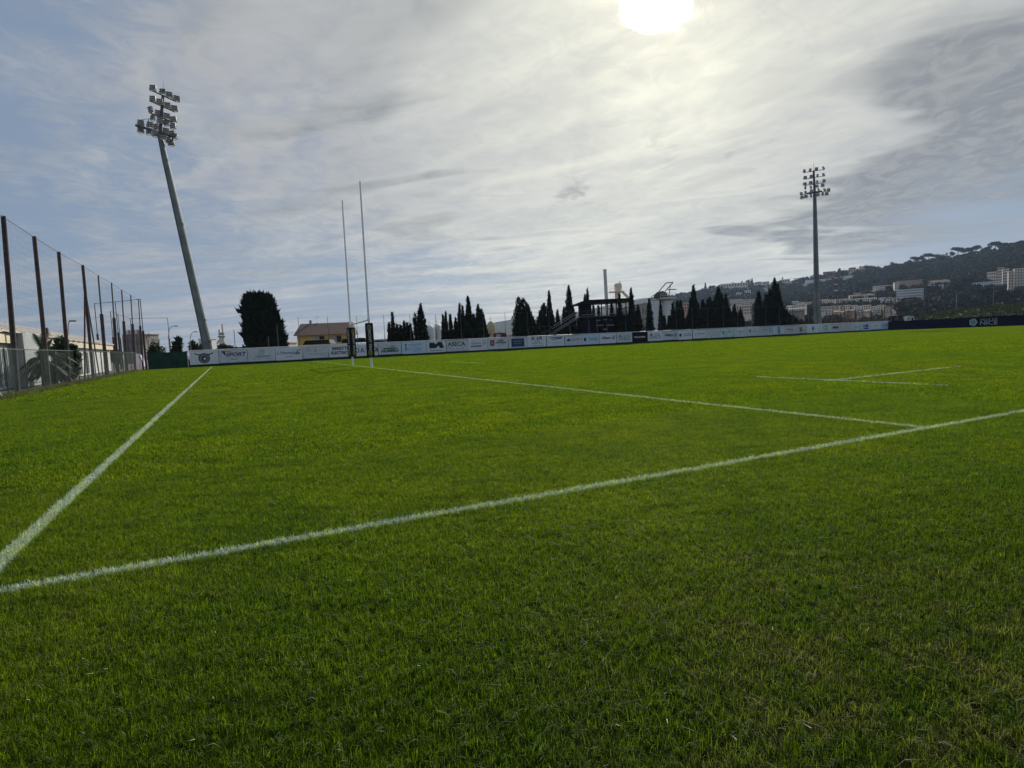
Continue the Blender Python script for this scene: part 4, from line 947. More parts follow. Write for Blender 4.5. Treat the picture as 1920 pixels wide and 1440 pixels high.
# ---------------------------------------------------------------- trees
def leaf_tris(pts, size, up=.5, rg=None, long=2.0):
    """one small triangle per point; up>0 makes them stand like cypress sprays"""
    n = len(pts); rg = rg or rng
    d = rg.normal(0, 1, (n, 3)); d[:, 2] = np.abs(d[:, 2]) * .6 + up * 2.2
    d /= np.linalg.norm(d, axis=1)[:, None]
    q = rg.normal(0, 1, (n, 3)); s_ = np.cross(d, q); s_ /= np.linalg.norm(s_, axis=1)[:, None] + 1e-9
    sz = size * rg.uniform(.5, 1.4, n)[:, None]
    return np.stack([pts - s_ * sz * .5, pts + s_ * sz * .5, pts + d * sz * long], 1)
def cyp_points(h, w, n, rg, spires=1, fat=.5, bare=.03):
    """points in a column of foliage made of one or several spires"""
    out = []
    sp = [(0, 0, 1.0, 1.0)]
    for k in range(spires - 1): a = rg.uniform(0, 6.28); sp.append((math.cos(a) * w * .26, math.sin(a) * w * .26, rg.uniform(.72, .95), rg.uniform(.4, .65)))
    tot = sum(q[2] * q[3] for q in sp)
    for sx, sy, hk, wk in sp:
        k = int(n * hk * wk / tot); t = rg.beta(1.15, 1.35, k) if True else rg.uniform(0, 1, k)
        a = rg.uniform(0, 2 * math.pi, k)
        prof = np.minimum(1, (t + .03) / .16) ** .6 * np.clip(1 - ((t - .25) / .75).clip(0, 1) ** (1.0 + fat), 0, 1) ** .9
        ph = rg.uniform(0, 6.28); lump = 1 + .20 * np.sin(a * 3 + t * 15 + ph) + .15 * np.sin(a * 5 - t * 29 + ph * 2) + .13 * np.sin(t * 53 + a * 2 + ph) + .12 * np.sin(t * 8 + ph * 3)
        rr = w / 2 * wk ** .5 * prof * lump * np.sqrt(rg.uniform(.45, 1.0, k)) + .02
        out.append(np.stack([sx * (1 - t * .3) + rr * np.cos(a), sy * (1 - t * .3) + rr * np.sin(a), (bare + t * (1 - bare)) * h * hk], 1))
    return np.concatenate(out)
def add_crown(e, pts, size, matl, up, rg, long=2.0, name='crown', core=None):
    V3 = leaf_tris(pts, size, up, rg, long)
    me = tris_mesh(name, V3, [matl]); o = bpy.data.objects.new(name, me); COL.objects.link(o); o.parent = e; return o
def cypress(px, tip, wpx, Yoff, label, group, spires=1, fat=.5, n=2200, m='cyp', Yabs=None, seed=None, lean=0):
    Y = Yabs or fence_y(px) + Yoff
    top = at(px, tip, Y); b = Vector((top.x + (top.z * .045 * 0), Y, 0)); h = top.z; w = wpx / F_ * Y
    e = empty('cypress_tree', b, label, 'cypress', group)
    rg = np.random.default_rng(seed if seed is not None else int(px * 7 + tip))
    pts = cyp_points(h - .3, w, n, rg, spires, fat)
    add_crown(e, pts, max(.17, w * .07), M[m], .75, rg)
    mm = MB(); mm.tube(b, b + Vector((0, 0, h * .8)), max(w * .06, .12), .04, M['bark'], 7); mm.build('trunk', e)
    # opaque heart of old wood and dead sprays
    core = MB(); core.lathe((b.x, b.y, 0), [(w * .10, h * .03), (w * .29, h * .13), (w * .30, h * .3), (w * .22, h * .55), (w * .10, h * .75), (w * .02, h * .88)], M[m], 9); core.build('inner_branches', e)
    return e
# (tip px, tip py, width px, Y beyond the boards, spires, fatness)
gA = 'cypresses behind the boards right of the house'
rowA = [(729, 603, 9, 7, 1, .2), (735, 582, 11, 6, 1, -.2), (744, 605, 10, 7, 1, .2), (751, 607, 10, 7, 1, .4), (757, 600, 11, 8, 1, .0), (763, 602, 10, 7, 1, .2), (769, 605, 11, 7, 2, .3), (788, 567, 21, 5, 1, .5), (830, 587, 9, 9, 1, .2), (835, 582, 10, 8, 1, .1), (844, 587, 10, 9, 1, .2), (854, 594, 12, 8, 1, .3), (861, 567, 12, 7, 1, .2), (867, 571, 12, 8, 1, .2), (877, 553, 21, 6, 1, .1), (887, 586, 20, 7, 2, .6), (896, 568, 16, 6, 1, .3), (902, 577, 19, 7, 2, .6)]
for i, (px, tip, w, yo, sp, fat) in enumerate(rowA):
    d_ = 'tall broad' if tip < 570 and w > 15 else ('tall' if tip < 583 else 'short')
    cypress(px, tip, w, yo, '%s dark cypress, %s from the left of those between goal and wide gap' % (d_, ORD[i]), gA, sp, fat, 1500 if w < 14 else 2600, 'cyp2' if i % 4 == 1 else 'cyp')
gB = 'cypresses round the scoreboard shelter'
rowB = [(972, 555, 28, 5, 3, 1.3), (981, 557, 32, 5, 3, 1.5), (990, 572, 26, 6, 2, 1.2), (1019, 566, 32, 12, 2, .8), (1029, 543, 15, 12, 1, .4), (1034, 584, 18, 13, 1, .8), (1045, 579, 14, 13, 1, .1), (1057, 573, 10, 13, 1, .6), (1066, 533, 22, 13, 1, .5), (1073, 572, 14, 13, 1, .8), (1096, 550, 12, 16, 1, .2), (1101, 538, 12, 17, 1, .0), (1112, 568, 9, 14, 1, .2), (1122, 571, 9, 14, 1, .2), (1146, 563, 13, 14, 1, .3), (1161, 549, 13, 4, 1, .3), (1183, 538, 17, 5, 1, .3), (1196, 570, 14, 6, 2, .6), (1217, 558, 15, 6, 1, .3), (1238, 562, 9, 5, 1, .2), (1261, 566, 13, 6, 1, .3)]
for i, (px, tip, w, yo, sp, fat) in enumerate(rowB):
    d_ = 'bushy' if w > 19 else ('tall' if tip < 560 else 'small')
    cypress(px, tip, w, yo, '%s dark cypress, %s from the left of those round the shelter and silos' % (d_, ORD[i]), gB, sp, fat, 1700 if w < 16 else 3000, 'cyp2' if i in (8, 11, 16) else 'cyp')
gC = 'cypresses right of the silos'
rowC = [(1245, 590, 9, 5, 1, .2), (1254, 590, 9, 5, 1, .2), (1270, 560, 13, 5, 1, .3), (1276, 561, 16, 6, 2, .6), (1300, 533, 28, 5, 1, -.05), (1299, 570, 28, 6, 2, .9), (1318, 560, 17, 6, 1, .4), (1330, 555, 26, 6, 2, 1.1), (1347, 537, 30, 6, 1, .5), (1340, 575, 32, 6, 2, 1.1), (1361, 550, 16, 6, 1, .5), (1366, 574, 24, 6, 2, .9), (1377, 569, 14, 6, 1, .5), (1388, 577, 14, 5, 1, .8), (1422, 544, 18, 5, 1, .5), (1436, 549, 16, 6, 1, .6), (1443, 540, 20, 6, 1, .5), (1452, 519, 22, 5, 1, .3), (1459, 531, 16, 6, 1, .4), (1462, 572, 46, 6, 2, 1.0)]
for i, (px, tip, w, yo, sp, fat) in enumerate(rowC):
    d_ = 'bushy' if w > 23 else ('tall' if tip < 560 else 'small')
    cypress(px, tip, w, yo, '%s dark cypress, %s from the left of those right of the silos' % (d_, ORD[i]), gC, sp, fat, 1700 if w < 16 else 3200)

def blob_points(n, rg, c, r3, lumps=9):
    """points on the skins of many overlapping clumps"""
    cs = rg.normal(0, 1, (lumps, 3)); cs /= np.linalg.norm(cs, axis=1)[:, None]; cs *= rg.uniform(.3, .75, (lumps, 1)); cr = rg.uniform(.28, .5, lumps)
    k = rg.integers(0, lumps, n); d = rg.normal(0, 1, (n, 3)); d /= np.linalg.norm(d, axis=1)[:, None]
    p = cs[k] + d * (cr[k] * rg.uniform(.6, 1.08, n))[:, None]
    return p * np.array(r3) + np.array(c)
def bush_tree(name, label, cat, px, top_py, wpx, Y, matl, n=2500, trunk=.3, group=None, size=None, up=.1, lumps=10, base_z=0, bot_py=None):
    t = at(px, top_py, Y); h = t.z - base_z; w = wpx / F_ * Y; b = Vector((t.x, Y, base_z))
    e = empty(name, b, label, cat, group); rg = np.random.default_rng(int(px * 3 + top_py))
    z0 = h * trunk; rz = (h - z0) / 2
    pts = blob_points(n, rg, (0, 0, z0 + rz), (w / 2 * 1.05, w / 2 * 1.05, rz * 1.02), lumps)
    pts = pts[pts[:, 2] > 0.05]
    add_crown(e, pts, size or max(.12, w * .035), matl, up, rg, 1.6)
    m = MB(); m.tube(b, b + Vector((0, 0, z0 + rz * .6)), w * .035 + .04, w * .02, M['bark'], 7)
    for k in range(5):
        a = k * 1.3 + px; m.tube(b + Vector((0, 0, z0 * .7 + rz * .2 * k / 5)), b + Vector((math.cos(a) * w * .28, math.sin(a) * w * .28, z0 + rz * (.6 + .15 * k))), w * .018 + .02, .02, M['bark'], 5)
    m.build('trunk', e); return e
# the big dark conifer left of the house: dense, with a feathered outline
Y = fence_y(490) + 14
cx0 = at(490, 556, Y); b = Vector((cx0.x, Y, 0)); h = cx0.z
e = empty('conifer_tree', b, 'huge dense dark conifer with a sheer left side, beside the ochre house', 'conifer')
rg = np.random.default_rng(5); n = 16000
t = rg.uniform(0, 1, n); zz = t * h
left = np.interp(t, [0, .25, .5, .75, .93, 1], [40, 39, 40, 40, 37, 26]); right = np.interp(t, [0, .15, .4, .6, .8, .93, 1], [46, 44, 40, 33, 24, 17, 9])
a = rg.uniform(0, 2 * math.pi, n); rr = .85 * np.sqrt(rg.uniform(.5, 1.0, n)) * (1 + .09 * np.sin(a * 5 + zz * 2.2) + .08 * np.sin(zz * 6 + a * 3) + .05 * np.sin(zz * 13 + a * 7))
k = Y / F_; ca = np.cos(a) * rr
x = np.where(ca > 0, ca * right, ca * left) * k + .045 * (zz - h) * -0.0
pts = np.stack([x, np.sin(a) * rr * 32 * k, zz], 1)
add_crown(e, pts, .34, M['cyp'], .45, rg, 2.3)
m = MB(); m.tube(b, b + Vector((0, 0, h * .7)), .5, .15, M['bark'], 9); m.build('trunk', e)
m = MB(); m.lathe((b.x, b.y, 0), [(1.7, .2), (2.0, h * .3), (1.7, h * .6), (1.3, h * .8), (.4, h * .92)], M['cyp'], 10); m.build('inner_branches', e)
bush_tree('tree', 'small scraggy tree just left of the tall broad cypress', 'tree', 779, 585, 10, fence_y(779) + 6, M['cyp'], 500, .2, size=.22)
bush_tree('evergreen_tree', 'dark stepped evergreen behind the green panels, between the two far street lamps', 'tree', 329, 626, 22, 100, M['hedge'], 1600, .1, size=.35)
bush_tree('shrub', 'dark shrub under the curved lamp left of the mast foot', 'shrub', 366, 636, 26, 96, M['olive_leaf'], 1200, .05, size=.3)
bush_tree('shrub', 'low olive shrub at the foot of the leaning mast', 'shrub', 420, 645, 40, 88, M['olive_leaf'], 1600, .03, size=.25)
bush_tree('shrub', 'low dark shrub behind the thin oval emblem board', 'shrub', 447, 650, 30, 86, M['hedge'], 900, .03, size=.25)
bush_tree('shrub', 'dark bush behind the green panels at the far left corner', 'shrub', 290, 648, 34, 92, M['hedge'], 1100, .03, size=.3)
bush_tree('shrub', 'round dark shrub in front of the distant left tower', 'shrub', 214, 648, 28, 76, M['hedge'], 1100, .03, size=.25)
bush_tree('shrub', 'low hedge clump right of the house behind the pads', 'shrub', 712, 640, 30, fence_y(712) + 10, M['olive_leaf'], 1000, .03, size=.25)
bush_tree('shrub', 'dark low shrub left of the right mast foot', 'shrub', 1497, 597, 30, fence_y(1497) + 8, M['hedge'], 1000, .03, size=.3)
bush_tree('shrub', 'dark low shrub right of the right mast foot', 'shrub', 1520, 599, 30, fence_y(1520) + 8, M['hedge'], 900, .03, size=.3)

def bare_tree(label, px, top_py, wpx, Y, seed, group=None, depth=5):
    t = at(px, top_py, Y); h = t.z; b = Vector((t.x, Y, 0)); w = wpx / F_ * Y
    e = empty('bare_tree', b, label, 'tree', group); r = random.Random(seed); tm, bm_ = MB(), MB()
    def grow(p, d, L, rad, k):
        q = p + d * L; (tm if k == depth else bm_).tube(p, q, rad, rad * .7, M['twig'], 5 if k > 2 else 3, False)
        if k == 0: return
        for _ in range(3 if k > 1 else 4):
            v = Vector((r.gauss(0, .55) * w / h * 1.3, r.gauss(0, .5), r.uniform(.25, 1))).normalized(); grow(p + d * L * r.uniform(.6, 1), (d * .45 + v).normalized(), L * r.uniform(.6, .8), rad * .6, k - 1)
    grow(b, Vector((0, 0, 1)), h * .30, max(.09, h * .018), depth)
    tm.build('trunk', e); bm_.build('branches', e); return e
bare_tree('bare winter tree with fine upright twigs right of the left tower', 278, 608, 40, 98, 1)
bare_tree('small bare tree left of the far curved lamp', 300, 636, 26, 100, 2)
gT = 'leafless brown trees below the hillside houses'
for i, (px, py, w, Y) in enumerate([(1562, 572, 34, 150), (1590, 566, 44, 165), (1612, 578, 30, 150), (1636, 572, 40, 170), (1655, 580, 30, 160), (1685, 571, 34, 175), (1708, 574, 34, 180), (1730, 568, 34, 190), (1760, 566, 36, 200), (1790, 560, 40, 220), (1395, 582, 22, 150), (1406, 588, 22, 150)]):
    bare_tree('brown leafless tree, %s of those %s' % (ORD[i if i < 10 else i - 10], 'below the hillside houses, from the left' if i < 10 else 'in the gap between cypress groups'), px, py, w, Y, 20 + i, gT, 5)
for i, (px, py, w, Y) in enumerate([(1556, 590, 60, 145), (1610, 590, 70, 148), (1650, 589, 50, 152)]):
    e = bush_tree('shrub', 'brown winter scrub clump, %s of three right of the far mast' % ORD[i], 'shrub', px, py, w, Y, M['twig'], 2200, .02, 'brown scrub right of the far mast', size=.3)

# palm and climbing shrubs behind the wire fence
def palm(label, foot, h, spread, seed, nf=26):
    b = gnd(*foot); r = random.Random(seed)
    e = empty('palm_tree', b, label, 'palm')
    m = MB(); m.tube(b, b + Vector((0, 0, h)), .22, .17, M['bark'], 9); m.build('trunk', e)
    tr = []
    for k in range(nf):
        a = r.uniform(0, 6.28); el = r.uniform(-.7, 1.25); L = spread * r.uniform(.75, 1.1)
        p = b + Vector((0, 0, h * r.uniform(.55, 1))); dv = Vector((math.cos(a) * math.cos(el), math.sin(a) * math.cos(el), math.sin(el)))
        nseg = 9
        for s_ in range(nseg):
            q = p + dv * (L / nseg); side = dv.cross(Vector((0, 0, 1))).normalized()
            for j in range(3):
                c = p.lerp(q, j / 3); ll = L * .20 * math.sin(math.pi * min(1, (s_ + j / 3 + .8) / nseg * .95))
                for sg in (1, -1):
                    tip = c + side * sg * ll * .8 + dv * ll * .6 - Vector((0, 0, ll * .35))
                    tr.append([c - dv * .03, c + dv * .07, tip])
            tr.append([p, p + Vector((0, 0, .03)), q]); p = q; dv = (dv + Vector((0, 0, -.15))).normalized()
    me = tris_mesh('fronds', np.array([[tuple(v - b) for v in t_] for t_ in tr], dtype=np.float32), [M['palmleaf']])
    o = bpy.data.objects.new('fronds', me); COL.objects.link(o); o.parent = e
palm('dark palm with drooping fronds behind the wire fence at the left', (88, 724), 2.0, 1.7, 4, 30)
palm('second low dark palm pressed against the wire fence', (100, 722), 1.1, 1.4, 9, 22)
bush_tree('shrub', 'tall dark leafy shrub behind the wire fence, right of the palm', 'shrub', 113, 624, 40, 33, M['palmleaf'], 3200, .0, size=.14, up=.3)
bush_tree('shrub', 'pale dry climbing shrub on the wire fence below the third pole', 'shrub', 134, 655, 34, 34.5, M['olive_leaf'], 1400, .0, size=.12)
m = MB(); r_ = random.Random(3)
e = empty('weeds', gnd(60, 735), 'ragged strip of weeds along the foot of the wire fence', 'weeds'); e['kind'] = 'stuff'
n = 14000; k = rng.uniform(0, 1, n); off = rng.normal(0, .22, n)
px_ = np.stack([fa_.x + (fb_.x - fa_.x) * k + off, fa_.y + (fb_.y - fa_.y) * k, np.zeros(n)], 1) - np.array(world_loc(e))
V3 = leaf_tris(px_, .05, .9, rng, 3.2); me = tris_mesh('weed_blades', V3, [M['hedge']]); me.materials.clear(); me.materials.append(mat('weed_leaves', (.10, .14, .03), .8, (.14, .13, .06), 3, trans=.4)); o = bpy.data.objects.new('weeds', me); COL.objects.link(o)
o.location = e.location; tag(o, e['label'], 'weeds', None, 'stuff'); bpy.data.objects.remove(e)

# ---------------------------------------------------------------- clubhouse on the left
w0, w1 = gnd(8, 730), gnd(180, 700)
wd = (w1 - w0).normalized(); wn = Vector((-wd.y, wd.x, 0)); wn = wn if wn.x < 0 else -wn     # wn points away from the pitch
cl_a = w0 - wd * 9; cl_b = w0 + wd * 42
e = empty('clubhouse', cl_a, 'long low pale clubhouse with ribbed roof behind the left fence', 'clubhouse')
Lc = (cl_b - cl_a).length; Hw = 2.8
def cbox(x0, x1, y0, y1, z0, z1, m_, mb): mb.hexa([cl_a + wd * x + wn * y + Vector((0, 0, z)) for z in (z0, z1) for x, y in ((x0, y0), (x1, y0), (x1, y1), (x0, y1))], m_)
m = MB(); cbox(0, Lc, 0, 9, 0, Hw, M['wallwhite'], m); m.build('wall', e)
m = MB(); cbox(0, Lc, -.35, 0, 2.36, 2.86, M['cream'], m); m.build('fascia', e)
m = MB(); N_ = 46
for k in range(N_):                                   # ribbed sheets, every other rib raised
    x0 = -.3 + (Lc + .6) * k / N_; x1 = -.3 + (Lc + .6) * (k + 1) / N_; dz_ = .04 * (k % 2)
    P = lambda x, y, z: cl_a + wd * x + wn * y + Vector((0, 0, z + dz_))
    m.hexa([P(x0, -.5, 2.87), P(x1, -.5, 2.87), P(x1, 2.4, 3.92), P(x0, 2.4, 3.92), P(x0, -.5, 2.95), P(x1, -.5, 2.95), P(x1, 2.4, 4.0), P(x0, 2.4, 4.0)], M['sheetroof'])
    m.hexa([P(x0, 2.4, 3.92), P(x1, 2.4, 3.92), P(x1, 9.4, 2.9), P(x0, 9.4, 2.9), P(x0, 2.4, 4.0), P(x1, 2.4, 4.0), P(x1, 9.4, 3.0), P(x0, 9.4, 3.0)], M['sheetroof'])
m.build('roof', e)
gx0 = (gnd(25, 727) - cl_a).dot(wd); gx1 = gx0 + 6.2
m = MB(); cbox(gx0, gx1, -.62, 0, 0, 2.94, M['wallgrey'], m); m.build('grey_bay', e)
for x in (gx0 - 5.4, gx0 - 2.9, gx1 + 2.5, gx1 + 6, gx1 + 9.5, gx1 + 13, gx1 + 16.5):
    m = MB(); cbox(x, x + 2.2, -.03, .0, .15, 2.0, M['glass'], m); o = m.build('window', e)
    m = MB(); [cbox(x + q, x + q + .07, -.06, -.03, .12, 2.03, M['wallwhite'], m) for q in (0, 1.06, 2.13)]; cbox(x, x + 2.2, -.06, -.03, 2.03, 2.12, M['wallwhite'], m); m.build('window_frame', o)

# street lamps
def street_lamp(label, px_f, py_f, Y, top, head, mk='steel'):
    b = at(px_f, py_f, Y); b.z = 0; e = empty('street_lamp', b, label, 'street lamp', 'street lamps beyond the ground')
    tp = at(*top, Y); hd = at(*head, Y); tp0 = Vector((b.x, b.y, tp.z - .9))
    m = MB(); m.tube(b, tp0, .09, .06, M[mk], 8); m.build('pole', e)
    m = MB(); md = Vector((tp0.x + (hd.x - tp0.x) * .3, Y, hd.z - .25)); m.path([tp0, tp0.lerp(md, .5) + Vector((0, 0, .15)), md, md.lerp(hd, .55) + Vector((0, 0, .1)), hd], .045, M[mk], 6); m.build('arm', e)
    m = MB(); m.box(hd + Vector((.12, 0, -.02)), (.50, .24, .11), M['steel_dark']); m.box(hd + Vector((.14, 0, -.09)), (.34, .18, .05), M['lampwhite']); m.build('lamp_head', e)
street_lamp('curved street lamp rising over the clubhouse roof', 131, 660, 52, (131, 612), (133.5, 601.5))
street_lamp('curved street lamp between the bare tree and dark evergreen', 318, 655, 96, (319, 620), (329, 611))
street_lamp('curved street lamp just left of the leaning mast foot', 358, 655, 94, (358, 630), (366, 622))
street_lamp('white-headed lamp post on the grass mound at the right', 1793, 590, 240, (1793, 558), (1793.5, 552), 'lampwhite')
street_lamp('thin tall lamp post right of the mound lamp', 1862, 590, 260, (1862, 545), (1863, 538))
street_lamp('bright lamp in the gap between the cypress groups', 1412, 600, 140, (1412, 575), (1408, 569))
street_lamp('lamp post among the hillside houses near the mast', 1617.5, 600, 150, (1618, 556), (1614, 552))

# ---------------------------------------------------------------- buildings
def bld(name, label, cat, px0, px1, top, Y, depth, m_, floors=0, cols=0, yaw=0.0, zb=0.0, basepy=None, group=None, win='darkglass', roof=None, flat=True, balcony=False, hip=.10, face=False):
    a, b_ = at(px0, top, Y), at(px1, top, Y); zt = (a.z + b_.z) / 2
    if basepy is not None: zb = at((px0 + px1) / 2, basepy, Y).z
    w = b_.x - a.x; c = Vector(((a.x + b_.x) / 2, Y + depth / 2, zb))
    if face: az = math.atan2(c.x, c.y); w *= math.cos(az); yaw -= az
    e = empty(name, c, label, cat, group); rot = Matrix.Rotation(yaw, 3, 'Z')
    f = lambda x, y, z: c + rot @ Vector((x, y, 0)) + Vector((0, 0, z))
    h = zt - zb; rf = h if not roof else h * (1 - roof)
    m = MB(); m.hexa([f(x, y, z) for z in (-(3 if zb > 2 else 0), rf) for x, y in ((-w / 2, -depth / 2), (w / 2, -depth / 2), (w / 2, depth / 2), (-w / 2, depth / 2))], m_); m.build('wall', e)
    if roof:
        o_ = .06 * w; m = MB()
        m.add([f(-w / 2 - o_, -depth / 2 - o_, rf - .02), f(w / 2 + o_, -depth / 2 - o_, rf - .02), f(w / 2 + o_, depth / 2 + o_, rf - .02), f(-w / 2 - o_, depth / 2 + o_, rf - .02), f(-w / 2 + w * hip, 0, h), f(w / 2 - w * hip, 0, h)],
              [(0, 1, 5, 4), (2, 3, 4, 5), (1, 2, 5), (3, 0, 4), (3, 2, 1, 0)], M['tile'] if roof < .5 else M['roofred']); m.build('roof', e)
    else:
        m = MB(); t_ = max(.25, h * .02); m.hexa([f(x, y, z) for z in (rf + .01, rf + t_) for x, y in ((-w / 2 - .2, -depth / 2 - .2), (w / 2 + .2, -depth / 2 - .2), (w / 2 + .2, depth / 2 + .2), (-w / 2 - .2, depth / 2 + .2))], m_); m.build('parapet', e)
    fh = rf / max(floors, 1)
    for i in range(floors):
        for j in range(cols):
            ww = w / cols * .48; x = -w / 2 + (j + .5) * w / cols; z = (i + .5) * fh
            m = MB(); m.hexa([f(x + q, -depth / 2 - dy, z + zz) for zz in (-fh * .26, fh * .26) for q, dy in ((-ww / 2, .12), (ww / 2, .12), (ww / 2, -.1), (-ww / 2, -.1))], M[win]); m.build('window', e)
        if balcony:
            m = MB(); z = i * fh; m.hexa([f(q, -depth / 2 - dy, z + zz) for zz in (.0, fh * .30) for q, dy in ((-w / 2 * .97, 1.1), (w / 2 * .97, 1.1), (w / 2 * .97, .15), (-w / 2 * .97, .15))], m_ if balcony is True else M[balcony]); m.build('balcony', e)
    return e, f, w, h
# ochre house
e, f, w, h = bld('house', 'ochre house with brown tiled roof behind the boards left of the goal', 'house', 550, 645, 604, fence_y(610) + 32, 9, M['stucco_ochre'], roof=.36, yaw=R(8), hip=-.02)
for x in (-.03, .30):
    m = MB(); m.hexa([f(w * x + q, -4.5 - dy, z) for z in (2.55, 3.65) for q, dy in ((-.4, .05), (.4, .05), (.4, -.1), (-.4, -.1))], M['darkglass']); o = m.build('window', e)
    m = MB(); m.hexa([f(w * x + q, -4.5 - dy, z) for z in (2.5, 3.7) for q, dy in ((-1.25, .09), (-.42, .09), (-.42, .02), (-1.25, .02))], M['shutter']); m.build('shutter', o)
for x, hh in ((-.32, .9), (-.19, .35)):
    m = MB(); c_ = f(w * x, 0, h * .92 + hh / 2); m.box(c_, (.35, .35, hh + .4), M['concrete']); m.build('chimney', e)
m = MB(); q = f(-w * .19, 0, h); m.tube(q, q + Vector((0, 0, 1.3)), .015, .015, M['steel_dark'], 4); [m.tube(q + Vector((-.6, 0, z)), q + Vector((.6, 0, z)), .01, .01, M['steel_dark'], 4) for z in (.9, 1.2)]; m.build('aerial', e)
def parasol(label, px, py, w, Y):
    c = at(px, py, Y); b = Vector((c.x, Y, 0)); e = empty('parasol', b, label, 'parasol', 'dark parasols in front of the house')
    m = MB(); m.tube(b, c, .04, .04, M['steel_dark'], 6); m.build('pole', e)
    m = MB(); r0 = w / F_ * Y / 2; vs = [c + Vector((x * r0, y * r0 * .7, -.75)) for x, y in ((-1, -1), (1, -1), (1, 1), (-1, 1))] + [c + Vector((x * r0 * .82, y * r0 * .55, -.1)) for x, y in ((-1, -1), (1, -1), (1, 1), (-1, 1))] + [c]
    m.add(vs, [(0, 1, 5, 4), (1, 2, 6, 5), (2, 3, 7, 6), (3, 0, 4, 7), (4, 5, 8), (5, 6, 8), (6, 7, 8), (7, 4, 8), (3, 2, 1, 0)], M['pad']); m.build('canopy', e)
parasol('wide dark parasol in front of the left half of the ochre house', 599, 636.5, 52, fence_y(599) + 22)
parasol('dark parasol in front of the right end of the ochre house', 655, 634, 26, fence_y(650) + 22)
parasol('dark parasol seen between the two post pads', 676, 633, 24, fence_y(676) + 22)
m = MB(); e = empty('low_wall', at(715, 640, fence_y(715) + 26) * Vector((1, 1, 0)) if False else Vector((at(715, 640, fence_y(715) + 26).x, fence_y(715) + 26, 0)), 'brownish low wall right of the pads behind the boards', 'wall'); m.box(world_loc(e) + Vector((0, 0, 1.3)), (4.2, .3, 2.6), M['concrete']); m.build('masonry', e)

# left skyline
e, f, w, h = bld('tower_block', 'grey battlemented tower far behind the side net', 'tower', 232, 262, 628, 150, 8, M['concrete'])
for x in (-.42, -.14, .14, .42):
    m = MB(); m.box(f(w * x, -3.5, h + .6), (w * .16, 1, 1.3), M['concrete']); m.build('battlement', e)
m = MB(); m.tube(f(-w * .38, -4.6, 0), f(-w * .38, -4.6, h), .5, .5, M['concrete'], 8); m.tube(f(w * .2, -4.6, 0), f(w * .2, -4.6, h), .5, .5, M['concrete'], 8); m.build('buttress', e)
b = at(414, 612, 230); e = empty('factory_stack', Vector((b.x, 230, 0)), 'beige factory tower with platform and pipes beside the mast foot', 'tower')
bb = Vector((b.x, 230, 0)); zt = b.z
m = MB(); m.tube(bb, bb + Vector((0, 0, zt - 4.2)), 1.15, 1.0, M['beige'], 12); m.build('column', e)
m = MB(); m.tube(bb + Vector((0, 0, zt - 4.3)), bb + Vector((0, 0, zt - 3.7)), 1.35, 1.35, M['concrete'], 12); m.build('platform', e)
m = MB(); m.tube(bb + Vector((-.8, 0, zt - 3.7)), bb + Vector((-.8, 0, zt - 1.2)), .35, .3, M['beige'], 8); m.tube(bb + Vector((.55, 0, zt - 3.7)), bb + Vector((.55, 0, zt + .8)), .3, .28, M['beige'], 8); m.box(bb + Vector((0, 0, zt - 2.9)), (2.0, .6, .9), M['concrete']); m.build('pipes', e)
m = MB(); m.path([bb + Vector((-3.4, 0, 0)), bb + Vector((-3.4, 0, zt - 8.2)), bb + Vector((-1, 0, zt - 5.4))], .25, M['concrete'], 6); m.box(bb + Vector((-2.2, 0, zt - 8.6)), (2.6, 1.2, 2.2), M['concrete']); m.build('side_frame', e)
bld('shed', 'small pale blue-grey shed behind the curved lamp and mast', 'shed', 372, 388, 636, 190, 6, M['white_b'], 1, 2)
bld('shed', 'low pale shed right of the big conifer', 'shed', 531, 540, 643, 120, 5, M['beige'], 1, 1)
for i, (x, y, Y) in enumerate([(504, 610, 104), (522, 612, 103), (441, 618, 102)]):
    b = at(x, 650, Y); m = MB(); b.z = 0; hh = at(x, y if i == 2 else (622 if i == 0 else 600), Y).z; b.y = fence_y(x) + 3 if i < 2 else Y; b = Vector((at(x, 650, b.y).x, b.y, 0)); m.tube(b, b + Vector((0, 0, 3.2 if i == 0 else (4.6 if i == 1 else hh))), .07, .05, M['greypole'], 6)
    o = m.build('post', None, b); tag(o, ('short grey post in front of the big conifer', 'taller grey post in front of the big conifer', 'thin mast pole at the left edge of the big conifer')[i], 'post')

# tanks, vehicles and tarpaulin in the middle
def tank(label, px0, px1, top, Y, matl, dome=.55, name='storage_tank'):
    c = at((px0 + px1) / 2, top, Y); r = (px1 - px0) / F_ * Y / 2; b = Vector((c.x, Y, 0)); H0 = c.z; dh = r * dome * 2
    e = empty(name, b, label, 'tank'); m = MB()
    prof = [(r, 0), (r, H0 - dh)] + [(r * math.cos(t), H0 - dh + dh * math.sin(t)) for t in (.3, .6, .9, 1.2, 1.45)]
    m.lathe(b, prof, matl, 24); m.build('shell', e, smooth=False)
    m = MB(); m.path([b + Vector((-.3, -r - .05, 0)), b + Vector((-.3, -r - .05, H0 - dh))], .05, M['steel'], 4); m.path([b + Vector((.3, -r - .05, 0)), b + Vector((.3, -r - .05, H0 - dh))], .05, M['steel'], 4); m.build('ladder', e)
    m = MB(); m.path([b + Vector((0, 0, H0 - .1)), b + Vector((0, 0, H0 + 1.2))], .06, M['steel'], 4); m.path([b + Vector((-.9, 0, H0 + .7)), b + Vector((.6, 0, H0 + .6))], .05, M['steel'], 4); m.build('vent_pipe', e)
tank('left one of two round-topped white tanks between the cypress rows', 797, 812.5, 609, 170, M['silo'])
tank('right one of two round-topped white tanks between the cypress rows', 812.5, 826, 607, 172, M['silo'])
tank('single tan round-topped tank right of the dense cypress row', 911, 929, 602, 175, M['silotan'], .9)
Y = fence_y(845) + 12
